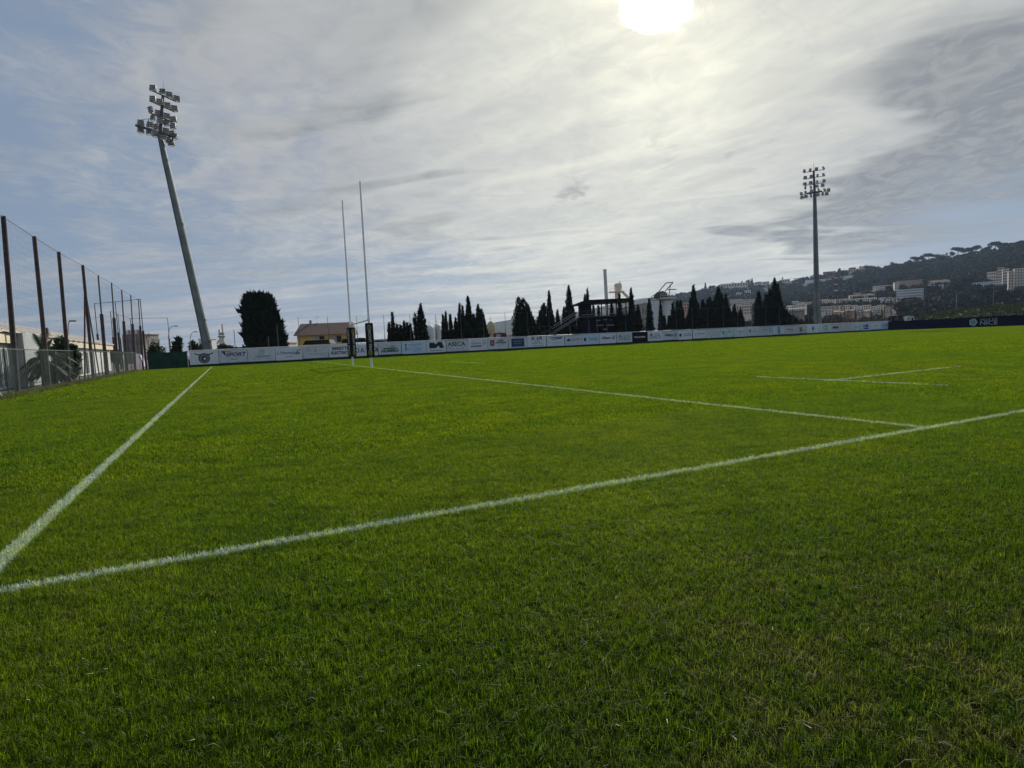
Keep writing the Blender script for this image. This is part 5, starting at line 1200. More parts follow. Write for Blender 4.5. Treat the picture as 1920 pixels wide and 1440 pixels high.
c0, c1 = at(826, 640, Y), at(869, 640, Y); e = empty('tarpaulin_shelter', Vector(((c0.x + c1.x) / 2, Y, 0)), 'arched grey tarpaulin shelter behind the far boards', 'shelter')
m = MB(); vs = []; nx = 8; ny = 9
for j in range(ny):
    t = math.pi * j / (ny - 1)
    for k in range(nx): vs.append(Vector((c0.x + (c1.x - c0.x) * k / (nx - 1), Y + 2 + 2.2 * math.cos(t), max(.05, (2.05 + .55 * k / nx) * math.sin(t) ** .6 + .06 * math.sin(k * 2.2 + j)))))
fs = [(j * nx + k, j * nx + k + 1, (j + 1) * nx + k + 1, (j + 1) * nx + k) for j in range(ny - 1) for k in range(nx - 1)]
m.add(vs, fs, M['tarp']); m.build('cover', e)
m = MB()
for k in range(0, nx, 2): m.path([Vector((c0.x + (c1.x - c0.x) * k / (nx - 1), Y + 2 + 2.15 * math.cos(math.pi * j / 8), max(.02, (2.0 + .55 * k / nx) * math.sin(math.pi * j / 8) ** .6 - .04))) for j in range(9)], .03, M['steel'], 4)
m.build('hoops', e)
def van(label, px0, px1, top, Y, body, stripe, group=None):
    a, b_ = at(px0, top, Y), at(px1, top, Y); L = b_.x - a.x; H0 = (a.z + b_.z) / 2; c = Vector(((a.x + b_.x) / 2, Y, 0))
    e = empty('van', c, label, 'van', group); sec = [(-L / 2, .35), (L / 2, .35), (L / 2, H0 * .52), (L * .40, H0 * .62), (L * .30, H0 * .97), (L * .22, H0), (-L * .47, H0), (-L / 2, H0 * .92)]
    W2 = .95; n = len(sec); m = MB(); m.add([c + Vector((x, -W2 * (1 - .1 * (z > H0 * .6)), z)) for x, z in sec] + [c + Vector((x, W2 * (1 - .1 * (z > H0 * .6)), z)) for x, z in sec], [tuple(range(n)), tuple(range(2 * n - 1, n - 1, -1))] + [(i, n + i, n + (i + 1) % n, (i + 1) % n) for i in range(n)], body); m.build('body', e)
    m = MB(); y = -W2 * .905 - .02
    m.add([c + Vector((x, y, z)) for x, z in ((L * .05, H0 * .62), (L * .30, H0 * .62), (L * .25, H0 * .9), (L * .05, H0 * .9))], [(0, 1, 2, 3)], M['darkglass']); m.build('window', e)
    m = MB(); m.add([c + Vector((x, y - .005, z)) for x, z in ((-L * .42, H0 * .62), (-L * .15, H0 * .62), (-.02 * L, H0 * .95), (-L * .28, H0 * .95))], [(0, 1, 2, 3)], stripe); m.build('stripe', e)
    m = MB(); m.box(c + Vector((-L * .1, 0, H0 + .08)), (L * .35, .5, .13), M['carwhite']); m.build('roof_box', e)
    for x in (-L * .32, L * .30):
        m = MB(); m.tube(c + Vector((x, -W2 - .02, .34)), c + Vector((x, -W2 + .2, .34)), .34, .34, M['tyre'], 14); o = m.build('wheel', e)
        m = MB(); m.tube(c + Vector((x, -W2 - .04, .34)), c + Vector((x, -W2 - .02, .34)), .18, .18, M['steel'], 10); m.build('rim', o)
gv = 'red and white vans parked behind the boards'
van('red and white van, left one of three behind the boards', 869, 893, 627.5, fence_y(880) + 10, M['red'], M['carwhite'], gv)
van('red and white van, middle one of three behind the boards', 892, 914, 626.5, fence_y(900) + 11, M['red'], M['carwhite'], gv)
van('red and white van, right one of three behind the boards', 925, 955, 624.5, fence_y(940) + 10, M['red'], M['carwhite'], gv)
van('white van parked behind the navy banner', 1694, 1713, 593.5, 150, M['carwhite'], M['steel'])
van('dark van parked behind the left end of the navy banner', 1670, 1693, 592, 140, M['black'], M['steel_dark'])

# scoreboard shelter
Y = fence_y(1130) + 8; k = Y / F_
TX = lambda px, py, dy=0: at(px, py, Y + dy)
e = empty('commentary_tower', Vector((TX(1135, 600).x, Y, 0)), 'black two-level commentary tower with flat roof, stairs and scoreboard', 'tower')
def hx(x0, x1, y0, y1, dy0, dy1, m_, name, par=None):   # box from picture edges and depths
    mb = MB(); a, c = TX(x0, y0), TX(x1, y1); xm = (y0 + y1) / 2
    X0, X1 = TX(x0, xm).x, TX(x1, xm).x; Z0, Z1 = TX((x0 + x1) / 2, y1).z, TX((x0 + x1) / 2, y0).z
    if y1 > 635: Z0 = 0
    mb.hexa([Vector((x, Y + d_, z)) for z in (Z0, Z1) for x, d_ in ((X0, dy0), (X1, dy0), (X1, dy1), (X0, dy1))], m_)
    return mb.build(name, par or e)
hx(1087, 1188, 593.5, 640, 0, 4.5, M['navywall'], 'lower_wall')
hx(1089, 1110, 566, 592, .5, 3.5, M['black'], 'cabin')
hx(1088, 1185, 591.2, 593.2, -.3, 4.8, M['steel_dark'], 'deck')
m = MB(); a, b_ = TX(1090, 590.6, -.35), TX(1184, 590, -.35); b_.z = a.z; m.tube(a, b_, .06, .06, M['steel'], 5); m.build('deck_edge', e)
m = MB(); A, B_ = TX(1073, 569), TX(1096, 562); Cc = TX(1185, 561.5); D_ = TX(1185, 566)
zt, zb_ = TX(1135, 561.5).z, TX(1135, 566.5).z
P = lambda x, d_, z: Vector((x, Y + d_, z))
m.add([P(A.x, -1, zb_ - .25), P(B_.x, -1, zb_ - .1), P(Cc.x, -1, zb_), P(Cc.x, -1, zt), P(B_.x, -1, zt), P(A.x, 5.5, zb_ - .25), P(B_.x, 5.5, zb_ - .1), P(Cc.x, 5.5, zb_), P(Cc.x, 5.5, zt), P(B_.x, 5.5, zt)],
      [(0, 1, 4), (1, 2, 3, 4), (9, 6, 5), (9, 8, 7, 6), (0, 4, 9, 5), (4, 3, 8, 9), (3, 2, 7, 8), (0, 5, 6, 1), (1, 6, 7, 2)], M['black']); m.build('roof', e)
for x in (1112, 1128, 1138.5, 1156, 1174, 1184):
    hx(x - .9, x + .9, 565, 592, 0, .15, M['black'], 'column')
for z_ in (580,):
    m = MB(); a, b_ = TX(1110, z_, 4), TX(1184, z_, 4); b_.z = a.z; m.tube(a, b_, .04, .04, M['black'], 5); m.build('handrail', e)
for x0, y0, x1, y1 in ((1009.5, 628.5, 1077, 586.5), (1016, 628.5, 1080, 589), (1027, 628.5, 1080.5, 594.5), (1033, 628.5, 1087, 594)):
    m = MB(); m.tube(TX(x0, y0, -1), TX(x1, y1, -1), .07, .07, M['steel'], 6); m.build('stair_rail', e)
m = MB()
for q in range(16): t = q / 15; c_ = TX(1030 + (1085 - 1030) * t, 630 + (594 - 630) * t, 0); m.box(c_, (.5, 1.2, .06), M['steel_dark'])
m.build('stair_treads', e)
for x0, y0, x1, y1 in ((1189, 598, 1222, 622), (1192, 604, 1218, 624)):
    m = MB(); m.tube(TX(x0, y0, -1), TX(x1, y1, -1), .09, .09, M['black'], 6); m.build('stair_rail', e)
m = MB()
for q in range(12): t = q / 11; c_ = TX(1189 + 30 * t, 603 + 22 * t, 0); m.box(c_, (.5, 1.2, .06), M['black'])
m.build('stair_treads', e)
for x in (1105, 1069): hx(x - .5, x + .5, 600 if x > 1100 else 612, 640, -.4, -.25, M['steel_dark'], 'support_post')
e2 = empty('scoreboard', Vector((TX(1136, 610).x, Y - .3, TX(1136, 622).z)), 'black electronic scoreboard with pale lettering under the tower deck', 'scoreboard')
def hx2(x0, x1, y0, y1, d0, d1, m_, name): return hx(x0, x1, y0, y1, d0, d1, m_, name, e2)
hx2(1119.5, 1152, 600, 622.5, -.35, -.02, M['black'], 'screen_case')
m = MB(); a, b_ = TX(1119.3, 600, -.4), TX(1119.3, 622, -.4); b_.x = a.x; m.tube(a, b_, .04, .04, M['steel'], 4); m.build('frame_edge', e2)
for txt, px, py, sz, sx in (('LOCAUX', 1124.5, 610, .26, 1.1), ('VISITEURS', 1144, 609.6, .26, 1.05), ('0-0', 1134.5, 617.5, .36, 1.3), ('TEMPS', 1122, 600.8, .20, 1.2), ('RUGBY', 1135, 599.5, .16, 1.2), ('P1', 1146, 600, .2, 1)):
    me = text_mesh(txt, sz, .003, bold=.008); me.materials.append(M['ink_pale']); o = bpy.data.objects.new('lettering', me); COL.objects.link(o); o.parent = e2
    o.rotation_euler = (R(90), 0, 0); o.scale = (sx, 1, 1); o.location = TX(px, py, -.37) - Vector(e2.location)

# chimney, concrete plant, silos
c = at(1138.5, 560, 230); t_ = at(1134.8, 506.5, 230); b = Vector((c.x, 230, 0)); e = empty('chimney', b, 'tall plain pale mauve factory chimney rising behind the tower roof', 'chimney')
m = MB(); m.tube(b, Vector((c.x - .55, 230, t_.z)), .78, .62, M['chimney'], 18, False); m.build('stack', e)
m = MB(); m.tube(Vector((c.x - .55, 230, t_.z - .02)), Vector((c.x - .55, 230, t_.z + .3)), .7, .7, M['chimney'], 18); m.build('rim', e)
YP = 185; TP = lambda x, y, d_=0: at(x, y, YP + d_)
cb = TP(1159, 545); e = empty('concrete_plant', Vector((cb.x, YP, 0)), 'beige batching plant head with platform and sloping chute', 'plant tower')
m = MB(); m.lathe((cb.x, YP, 0), [(.75, TP(1159, 548).z), (1.15, TP(1159, 546).z), (1.2, TP(1159, 534).z), (.95, TP(1159, 531.5).z)], M['beige2'], 16); m.build('mixer_drum', e)
m = MB(); q = TP(1162, 531); m.tube(Vector((q.x, YP, q.z - .3)), Vector((q.x, YP, TP(1162, 527).z)), .22, .16, M['beige2'], 8); m.build('vent', e)
m = MB(); q0, q1 = TP(1142.5, 549), TP(1168, 547.5); q1.z = q0.z; m.hexa([Vector((x, YP + d_, z)) for z in (q0.z, q0.z + .25) for x, d_ in ((q0.x, -1.6), (q1.x, -1.6), (q1.x, 1.6), (q0.x, 1.6))], M['beige2']); m.build('platform', e)
m = MB(); zr = q0.z + 1.2; m.path([Vector((q0.x, YP - 1.5, q0.z)), Vector((q0.x, YP - 1.5, zr)), Vector((q0.x + 1.8, YP - 1.5, zr)), Vector((q0.x + 1.8, YP - 1.5, q0.z))], .05, M['beige2'], 4); m.build('handrail', e)
m = MB(); m.box(Vector((TP(1158.5, 560).x, YP, q0.z / 2)), (1.5, 1.5, q0.z - .02), M['beige']); m.build('column', e)
m = MB(); m.tube(TP(1166, 546, 0), TP(1181, 561, 0), .38, .5, M['beige'], 8); m.tube(TP(1181, 561, 0), Vector((TP(1181, 561).x, YP, 0)), .9, .9, M['beige'], 10); m.build('chute', e)
m = MB(); m.path([TP(1144, 561, -1), TP(1155, 554, -1)], .06, M['beige2'], 4); m.path([TP(1168, 556, -1), TP(1174, 553, -1)], .06, M['beige2'], 4); m.build('bracing', e)
YS = 150; TS = lambda x, y, d_=0: at(x, y, YS + d_)
for i, (x0, x1, lab) in enumerate(((1222, 1240, 'left pale grey cement silo behind the cypresses'), (1241, 1262, 'right pale grey cement silo under the white platform'))):
    c = TS((x0 + x1) / 2, 564 - i * 0); r = (x1 - x0) / F_ * YS / 2; b = Vector((c.x, YS + i * .5, 0)); e = empty('cement_silo', b, lab, 'silo', 'cement silos')
    m = MB(); m.lathe(b, [(r * .85, 0), (r, 1.5), (r, c.z)], M['silo'], 24); m.build('shell', e, smooth=False)
    m = MB(); m.lathe(b, [(r * 1.02, c.z + .01), (r * .98, c.z + .3)], M['concrete'], 24); m.build('cap', e)
b = TS(1238, 560); e = empty('conveyor_hopper', Vector((b.x, YS, b.z)), 'dark hopper and sloping conveyor frame on top of the silos', 'conveyor')
m = MB(); pr = [(1224, 560), (1227, 552), (1233, 547), (1243, 545.5), (1251, 549), (1252, 560)]
m.add([TS(x, y, -1.2) for x, y in pr] + [TS(x, y, 1.2) for x, y in pr], [tuple(range(5, -1, -1)), tuple(range(6, 12))] + [(i, (i + 1) % 6, 6 + (i + 1) % 6, 6 + i) for i in range(6)], M['steel_dark']); m.build('hopper', e)
m = MB()
for pts in (((1236, 546), (1249, 530.5), (1262, 529.5), (1247, 546)), ((1252, 543), (1268, 542.5)), ((1254, 556), (1256, 543), (1257, 533)), ((1221, 562), (1231, 552)), ((1219, 563), (1222, 556), (1226, 553))): m.path([TS(x, y, -1) for x, y in pts], .13 if len(pts) > 3 or pts[0][0] == 1252 else .07, M['steel_dark'], 5); m.path([TS(x, y, 1) for x, y in pts], .10, M['steel_dark'], 5)
m.build('conveyor_frame', e)
m = MB(); q0, q1 = TS(1238, 563, -1.5), TS(1267, 561.5, -1.5); q1.z = q0.z; m.hexa([Vector((x, YS + d_, z)) for z in (q0.z + .32, q0.z + .62) for x, d_ in ((q0.x, -1.9), (q1.x, -1.9), (q1.x, 1.9), (q0.x, 1.9))], M['silo']); m.build('platform', e)
m = MB()
for kx in range(7): x = q0.x + (q1.x - q0.x) * kx / 6; m.tube(Vector((x, YS - 1.8, q0.z + .62)), Vector((x, YS - 1.8, q0.z + 1.7)), .04, .04, M['silo'], 4)
for z in (1.15, 1.7): m.tube(Vector((q0.x, YS - 1.8, q0.z + z)), Vector((q1.x, YS - 1.8, q0.z + z)), .05, .05, M['silo'], 4)
m.build('railing', e)
bld('building', 'grey-brown block behind the cypresses left of the silos', 'building', 1188, 1221, 571, 260, 12, M['concrete'], 3, 5, win='glass', face=True)
m = MB(); b = TS(1222, 618, 3); m.tube(TS(1209, 590, 3), TS(1219, 562, 3), .1, .1, M['steel_dark'], 5); o = m.build('sloping_pipe', None, TS(1209, 590, 3)); tag(o, 'dark sloping pipe running up to the left silo', 'pipe')

# the farther floodlight pylon in front of the hill
YQ = 300
for i, (x, y0, w_, lab) in enumerate(((1570.5, 517, 0, 'far dark lamp pylon with stacked white lamps, left one of a pair'), (1579, 508, 0, 'far dark lamp pylon with faint lamps, right one of a pair'))):
    b = at(x, 580, YQ + i * 6); b.z = 0; tp = at(x, y0, YQ + i * 6); e = empty('lamp_pylon', b, lab, 'pylon', 'far lamp pylons')
    m = MB(); top = Vector((b.x - .2, b.y, tp.z))
    for sx in (-.5, .5): m.tube(b + Vector((sx, 0, 0)), top + Vector((sx * .6, 0, 0)), .14, .12, M['steel_dark'], 5)
    for q in range(14): z0_, z1_ = tp.z * q / 14, tp.z * (q + 1) / 14; s_ = 1 if q % 2 else -1; m.tube(b + Vector((-.45 * s_, 0, z0_)), b + Vector((.45 * s_, 0, z1_)), .07, .07, M['steel_dark'], 4)
    m.build('lattice', e)
    for q in range(3):
        c_ = at(1567.5 if i == 0 else 1582, (521, 533, 544.5)[q], YQ + i * 6); mm = MB(); mm.box(c_, (2.0 if i == 0 else 1.6, .5, .38), M['lampwhite'] if i == 0 else M['steel'], mx=Matrix.Rotation(R(8), 3, 'Y')); mm.build('lamp_row', e)
# tall dark net posts with a rail at the right, before the hillside houses
tt = []
for i, x in enumerate((1659, 1671, 1684.5, 1741, 1583.5, 1517, 1486.5, 1848, 1912)):
    Yp = 128 if i != 3 else 118
    if i > 3: Yp = 124
    if i > 6: Yp = 105
    b = at(x, 610, Yp); b.z = 0; hh = 6.9 if i < 4 else 5.2
    m = MB(); m.tube(b, b + Vector((0, 0, hh)), .11, .08, M['greypole'] if i != 2 else M['rust'], 7); o = m.build('net_post', None, b); tag(o, ('dark net post left of the pair under a slanting rail', 'dark net post midway under the slanting rail', 'thick brownish net post at the high end of the slanting rail', 'dark net post right of the white terraced block', 'dark net post below the far lamp pylons', 'dark net post just left of the right mast', 'dark net post at the end of the grey shed', 'thin net post behind the city lettering', 'thin net post at the right edge of the picture')[i], 'post'); tt.append(b + Vector((0, 0, hh)))
m = MB(); m.path([tt[0], tt[2]], .06, M['steel'], 5); o = m.build('rail', None, tt[0]); tag(o, 'pale slanting rail joining two tall net posts', 'rail')

# ---------------------------------------------------------------- hill, woods and hillside buildings
ridge = [(1000, 606), (1120, 590), (1180, 577), (1225, 563), (1258, 554), (1287, 549), (1305, 545), (1330, 539), (1355, 535), (1405, 533), (1447, 532), (1465, 527), (1500, 524), (1540, 516), (1575, 510), (1615, 502), (1652, 501), (1710, 493), (1752, 487), (1790, 480), (1852, 470), (1915, 458), (1990, 440), (2150, 410), (2400, 400)]
RX = [q[0] for q in ridge]; RYp = [q[1] for q in ridge]
YB = 330.0
def ydeep(px): return float(np.interp(px, [1000, 1258, 1500, 1700, 1920, 2400], [1500, 1350, 1200, 1000, 850, 750]))
def base_py(px): return 639.7 - (px - 960) * .0457 - 2.0
def hillY(px, py):
    r_ = float(np.interp(px, RX, RYp)); b0 = base_py(px); t = min(max((b0 - py) / max(b0 - r_, 1), 0), 1); return YB + (ydeep(px) - YB) * t ** 1.15
def hill_pt(px, t):
    r_ = float(np.interp(px, RX, RYp)); b0 = base_py(px); py = b0 + (r_ - b0) * t; return at(px, py, YB + (ydeep(px) - YB) * max(t, 0) ** 1.15), py
cols = list(range(1000, 2401, 14)); rows = [0, .04, .1, .18, .26, .34, .42, .5, .58, .66, .74, .82, .9, .96, 1.0]
m = MB(); vs = []
for px in cols:
    for t in rows:
        p, _ = hill_pt(px, t); vs.append(p + Vector((0, 0, -1.5 + (rnd.uniform(-1.0, 1.0) if t > 0 else -3))))
    p, _ = hill_pt(px, 1.0); vs.append(Vector((p.x * 1.25, p.y * 1.3, -20)))
nr = len(rows) + 1
fs = [(i * nr + j, (i + 1) * nr + j, (i + 1) * nr + j + 1, i * nr + j + 1) for i in range(len(cols) - 1) for j in range(nr - 1)]
m.add(vs, fs, M['hill']); o = m.build('hill', None, smooth=True); tag(o, 'wooded hill rising to the right behind the ground', None, None, 'structure')
HB = [ # name, label, cat, x0, x1, top, base, depth, mat, floors, cols, roof, balcony
 ('apartment_block', 'rounded sand-coloured apartment wing left of the stepped blocks', 1859, 1879, 509.5, 529, 10, 'beige2', 3, 5, None, None),
 ('apartment_block', 'tallest stepped sand block with balconies near the right picture edge', 1878, 1890, 501.5, 533, 9, 'pink', 6, 3, None, 'beige2'),
 ('apartment_block', 'pale middle stepped block reaching farther down the slope', 1889, 1901, 504, 546, 10, 'beige2', 8, 3, None, 'white_b'),
 ('apartment_block', 'grey stepped block with dark balconies right of the pale middle one', 1900.5, 1911, 508, 556, 10, 'beige', 9, 2, None, True),
 ('apartment_block', 'grey balconied apartment tower cut by the right picture edge', 1910.5, 1932, 503, 545, 10, 'beige', 8, 4, None, True),
 ('apartment_block', 'low terraced white block below the rounded apartment wing', 1833, 1890, 528, 541, 12, 'white_b', 3, 12, None, 'white_b'),
 ('apartment_block', 'long pink apartment block above the white terraces', 1690, 1738, 525.5, 541, 14, 'pink', 4, 13, None, None),
 ('apartment_block', 'beige stair tower at the left end of the pink block', 1683, 1691, 529, 552, 12, 'beige2', 5, 2, None, None),
 ('apartment_block', 'white terraced block with long balconies in front of the pink one', 1689, 1740, 542, 567, 12, 'white_b', 5, 12, None, 'white_b'),
 ('apartment_block', 'beige hillside block left of the pink one', 1644, 1684, 535, 549, 12, 'beige', 4, 9, None, None),
 ('villa', 'villa with reddish roof right of the pink block', 1748, 1789, 524, 537, 12, 'beige', 2, 7, .38, None),
 ('villa', 'pale villa wall between dark trees right of the white terraces', 1758, 1776, 534, 545, 10, 'white_b', 2, 3, None, None),
 ('villa', 'small cream house below the round dark tree', 1741, 1759, 558, 567, 9, 'beige2', 2, 3, .3, None),
 ('terrace_block', 'upper long beige terrace right of the mast', 1538, 1600, 561.5, 572, 10, 'beige2', 2, 16, None, 'beige2'),
 ('terrace_block', 'lower beige terrace right of the mast', 1540, 1572, 575, 585, 10, 'beige', 2, 8, None, None),
 ('terrace_block', 'wide stepped beige block on the lower hillside', 1572, 1650, 560, 571, 12, 'beige2', 2, 18, None, None),
 ('terrace_block', 'upper stepped block with white roof box', 1598, 1645, 552, 560.5, 12, 'beige', 1, 10, None, None),
 ('terrace_block', 'small white house on top of the stepped blocks', 1630, 1645, 545, 553, 9, 'white_b', 1, 3, None, None),
 ('shed', 'long low grey shed with white curved roof edge left of the mast', 1482, 1528, 581, 604, 14, 'concrete', 0, 0, None, None),
 ('villa', 'long cream villa on the ridge left of the mast', 1352, 1404, 531, 538, 10, 'beige2', 1, 10, None, None),
 ('villa', 'ridge villa beside the lone cypress', 1417, 1430, 528, 534, 8, 'beige', 1, 3, .35, None),
 ('villa', 'ridge villa right of the tall cypress tip', 1464, 1482, 524, 529, 8, 'beige2', 1, 4, None, None),
 ('villa', 'ridge villa under the palm silhouette', 1431, 1444, 527.5, 533, 8, 'beige', 1, 3, .35, None),
 ('villa', 'dark villa with one bright window band on the ridge', 1546, 1570, 509, 519, 10, 'roofred', 1, 1, None, None),
 ('villa', 'villa with hipped roof on the ridge behind the pylon', 1594, 1608, 501, 511, 9, 'beige', 1, 3, .35, None),
 ('villa', 'brown ridge villa right of the hipped one', 1608, 1625, 502.5, 510, 9, 'roofred', 1, 3, .35, None),
 ('villa', 'small ridge villa nearer the mast', 1521, 1532, 516, 521, 8, 'beige', 1, 2, .35, None),
 ('greenhouse', 'long pale greenhouse roof left of the mast below the ridge', 1512, 1528, 525, 530, 8, 'white_b', 0, 0, None, None),
 ('greenhouse', 'long pale greenhouse roof right of the mast below the ridge', 1536, 1560, 523, 527, 8, 'white_b', 0, 0, None, None),
 ('greenhouse', 'slanting pale greenhouse right of the far pylons', 1578, 1602, 517, 521.5, 8, 'white_b', 0, 0, None, None),
 ('villa', 'white villa in the middle of the bluish slope', 1398, 1409, 544, 551, 8, 'white_b', 2, 3, None, None),
 ('villa', 'small white villa left of the slope villa', 1382, 1393, 548.5, 554, 8, 'white_b', 1, 3, None, None),
 ('villa', 'small white house between the dark cypress tips', 1432, 1440, 540, 545, 8, 'white_b', 1, 2, None, None),
 ('apartment_block', 'pale long block behind the gap between cypress groups', 1372, 1395, 561, 571, 12, 'beige', 3, 8, None, None),
 ('apartment_block', 'second pale long block in the gap between cypress groups', 1396, 1418, 561, 572, 12, 'beige2', 3, 7, None, None),
 ('apartment_block', 'stepped pale houses low in the gap between cypress groups', 1378, 1416, 573, 590, 12, 'beige2', 3, 8, None, None),
 ('apartment_block', 'brownish building seen left of the tall pointed cypress', 1279, 1296, 569, 585, 12, 'pink', 3, 4, None, None)]
hr = random.Random(5); k = 0
for y, xa, xb in ((556, 1606, 1640), (563, 1654, 1688), (568, 1545, 1600), (570, 1600, 1690), (579, 1575, 1690), (588, 1560, 1600), (586, 1600, 1690), (573, 1742, 1764), (578, 1484, 1520), (572, 1490, 1526)):
    x = xa
    while x < xb - 6:
        w = hr.uniform(9, 17); w = min(w, xb - x); hgt = hr.uniform(4.5, 7.5)
        HB.append(('hillside_house', '%s of the small pale houses packed below the wooded hill, by rows from the top' % ORD[k], x, x + w, y - hgt, y + 1, 10, hr.choice(['beige', 'beige2', 'beige2', 'white_b', 'pink']), 2, max(2, int(w / 4)), hr.choice([None, None, .35]), hr.choice([None, None, 'white_b'])))
        x += w + hr.uniform(-1, 2); k += 1
foot = []
for i, (nm, lab, x0, x1, tp, bs, dp, mk, fl, cl, rf, bal) in enumerate(HB):
    Yb = hillY((x0 + x1) / 2, bs) - 4 if bs < base_py((x0 + x1) / 2) - 1 else YB - 60
    if nm == 'shed': Yb = 175
    if bs > 575 and nm != 'shed': Yb = 280 + (590 - bs) * 3
    win = 'darkglass'
    r = bld(nm, lab, {'hillside_house': 'house', 'apartment_block': 'apartment block', 'terrace_block': 'apartment block'}.get(nm, nm), x0, x1, tp, Yb, dp, M[mk], fl, cl, R(rnd.uniform(-9, 9)), 0, bs if nm != 'shed' else None, 'small pale houses below the hill' if nm == 'hillside_house' else None, win, rf, True, bal, face=True)
    foot.append((x0 - 2, x1 + 2, tp - 1, bs + 1, Yb))
    if nm == 'shed':
        m = MB(); f = r[1]; w = r[2]; h = r[3]; m.tube(f(-w / 2, -7.3, h + .2), f(w / 2, -7.3, h + .2), .45, .45, M['carwhite'], 8); m.build('roof_edge', r[0])
# woodland covering the slope: thousands of crowns, one mass
rg = np.random.default_rng(77); T3 = []
def crown_at(c, r, n, flat=.8, sz=None):
    d = rg.normal(0, 1, (n, 3)); d /= np.linalg.norm(d, axis=1)[:, None]; d[:, 2] = np.abs(d[:, 2]) * 1.2 - .25
    p = d * rg.uniform(.75, 1.08, (n, 1)) * np.array([r, r, r * flat]) + np.array(c)
    a = rg.normal(0, 1, (n, 3)); a /= np.linalg.norm(a, axis=1)[:, None]; b = np.cross(a, d); s_ = (sz or r * .42) * rg.uniform(.5, 1.3, (n, 1))
    return np.stack([p - a * s_, p + a * s_, p + b * s_ * 1.5], 1)
def free(px, py, Y):
    for x0, x1, y0, y1, Yb in foot:
        if x0 < px < x1 and y0 - 1 < py < y1 + 1 and Y < Yb + 16: return False
    return True
for k in range(5200):
    px = rg.uniform(1150, 2200); t = rg.uniform(0.02, 1) ** .9
    p, py = hill_pt(px, t)
    if px < 1700 and py > 566 and rg.uniform() < .5: continue
    if not free(px, py - 2, p.y): continue
    r = rg.uniform(3.2, 6.5) * (1.0 if t < .97 else .6)
    T3.append(crown_at((p.x, p.y, p.z + r * .25), r, 46))
me = tris_mesh('woodland', np.concatenate(T3).astype(np.float32), [M['wood_far']]); o = bpy.data.objects.new('woodland', me); COL.objects.link(o); tag(o, 'dense dark woodland covering the hill slope', 'woodland', None, 'stuff')
# umbrella pines along the ridge
def stone_pine(label, px, top, wpx, seed, flat=.42, base=None):
    Y = ydeep(px) - 12; t = at(px, top, Y); bz = at(px, (base or top + 9), Y).z; b = Vector((t.x, Y, bz)); w = wpx / F_ * Y; h = t.z - bz
    e = empty('umbrella_pine', b, label, 'pine', 'umbrella pines on the ridge'); r = np.random.default_rng(seed)
    hh = min(h * .8, w * flat * 1.5); pts = blob_points(1100, r, (0, 0, h - hh / 2), (w / 2 * 1.1, w / 2 * .9, hh / 2 * 1.25), 12)
    add_crown(e, pts, w * .055, M['wood_far'], .0, r, 1.6)
    m = MB(); m.tube(b - Vector((0, 0, 3)), b + Vector((w * .05, 0, h * .6)), w * .03, w * .02, M['bark'], 6)
    for q in range(4): m.tube(b + Vector((w * .02, 0, h * .35)), b + Vector((w * (-.3 + .2 * q), 0, h * .8)), w * .018, w * .012, M['bark'], 4)
    m.build('trunk', e)
pines = [(1294, 546, 12, .5), (1374, 529, 9, .5), (1403, 524.5, 10, .5), (1467, 518, 3, 1.2), (1624, 497, 8, .8), (1672, 491, 7, 1.0), (1718, 481, 20, .5), (1741, 474.5, 18, .6), (1757, 477, 12, .7), (1768, 477, 8, .7), (1775, 473, 4, 1.4), (1796, 463, 20, .6), (1815, 464, 16, .5), (1830, 460, 14, .6), (1845, 464, 10, .6), (1866, 454, 20, .6), (1884, 455, 16, .6), (1900, 454, 16, .5), (1918, 450, 18, .7), (1706, 487, 10, .9), (1728, 480, 12, .8), (1763, 480, 8, 1.0), (1785, 472, 10, .9), (1806, 466, 12, .8), (1822, 464, 10, .9), (1855, 461, 12, .8), (1875, 457, 12, .8), (1892, 455, 10, .9), (1908, 453, 12, .8)]
for i, (px, tp, w_, fl) in enumerate(sorted(pines)): tp += .5; w_ *= 1.2; fl += .15; stone_pine('dark umbrella pine on the ridge, %s counted from the left' % ORD[i], px, tp, w_, 300 + i, fl)
for i, (px, tp, w_, lab) in enumerate([(1322.5, 531, 3, 'lone thin cypress on the bluish ridge left of the villas'), (1410, 523, 4, 'dark pointed cypress on the ridge beside the flat pine'), (1391, 528, 3, 'small pointed cypress on the ridge between two pines'), (1574, 504, 8, 'tall dark cypress on the ridge above the far pylons')]):
    Yc = ydeep(px) - 14; t = at(px, tp, Yc); bz = at(px, tp + 14, Yc).z; e = empty('cypress_tree', (t.x, Yc, bz), lab, 'cypress'); r = np.random.default_rng(i)
    add_crown(e, cyp_points(t.z - bz, w_ / F_ * Yc, 400, r, 1, .4), 1.2, M['wood_far'], .7, r)
    m = MB(); m.tube((t.x, Yc, bz - 2), (t.x, Yc, bz + (t.z - bz) * .6), .5, .2, M['bark'], 5); m.build('trunk', e)
for i, (px, tp, w_, bs, lab) in enumerate([(1750, 535, 22, 553, 'round dark tree between the white terraces and pale villa'), (1736, 526, 12, 536, 'dark tree at the right end of the pink block'), (1667, 536, 10, 547, 'dark tree in front of the beige hillside block'), (1795, 532, 22, 552, 'dark tree right of the reddish villa'), (1815, 520, 26, 540, 'broad dark tree on the slope left of the terraced white block'), (1882, 545, 30, 566, 'dark tree group below the large apartment block'), (1910, 542, 24, 566, 'dark tree below the right edge apartment tower'), (1845, 540, 26, 556, 'dark tree below the low terraced white block')]):
    Yt = hillY(px, bs) - 30; bz = at(px, bs, Yt).z
    bush_tree('tree', lab, 'tree', px, tp, w_, Yt, M['wood_far'], 900, .08, 'single trees among the hillside houses', size=1.1, base_z=bz)
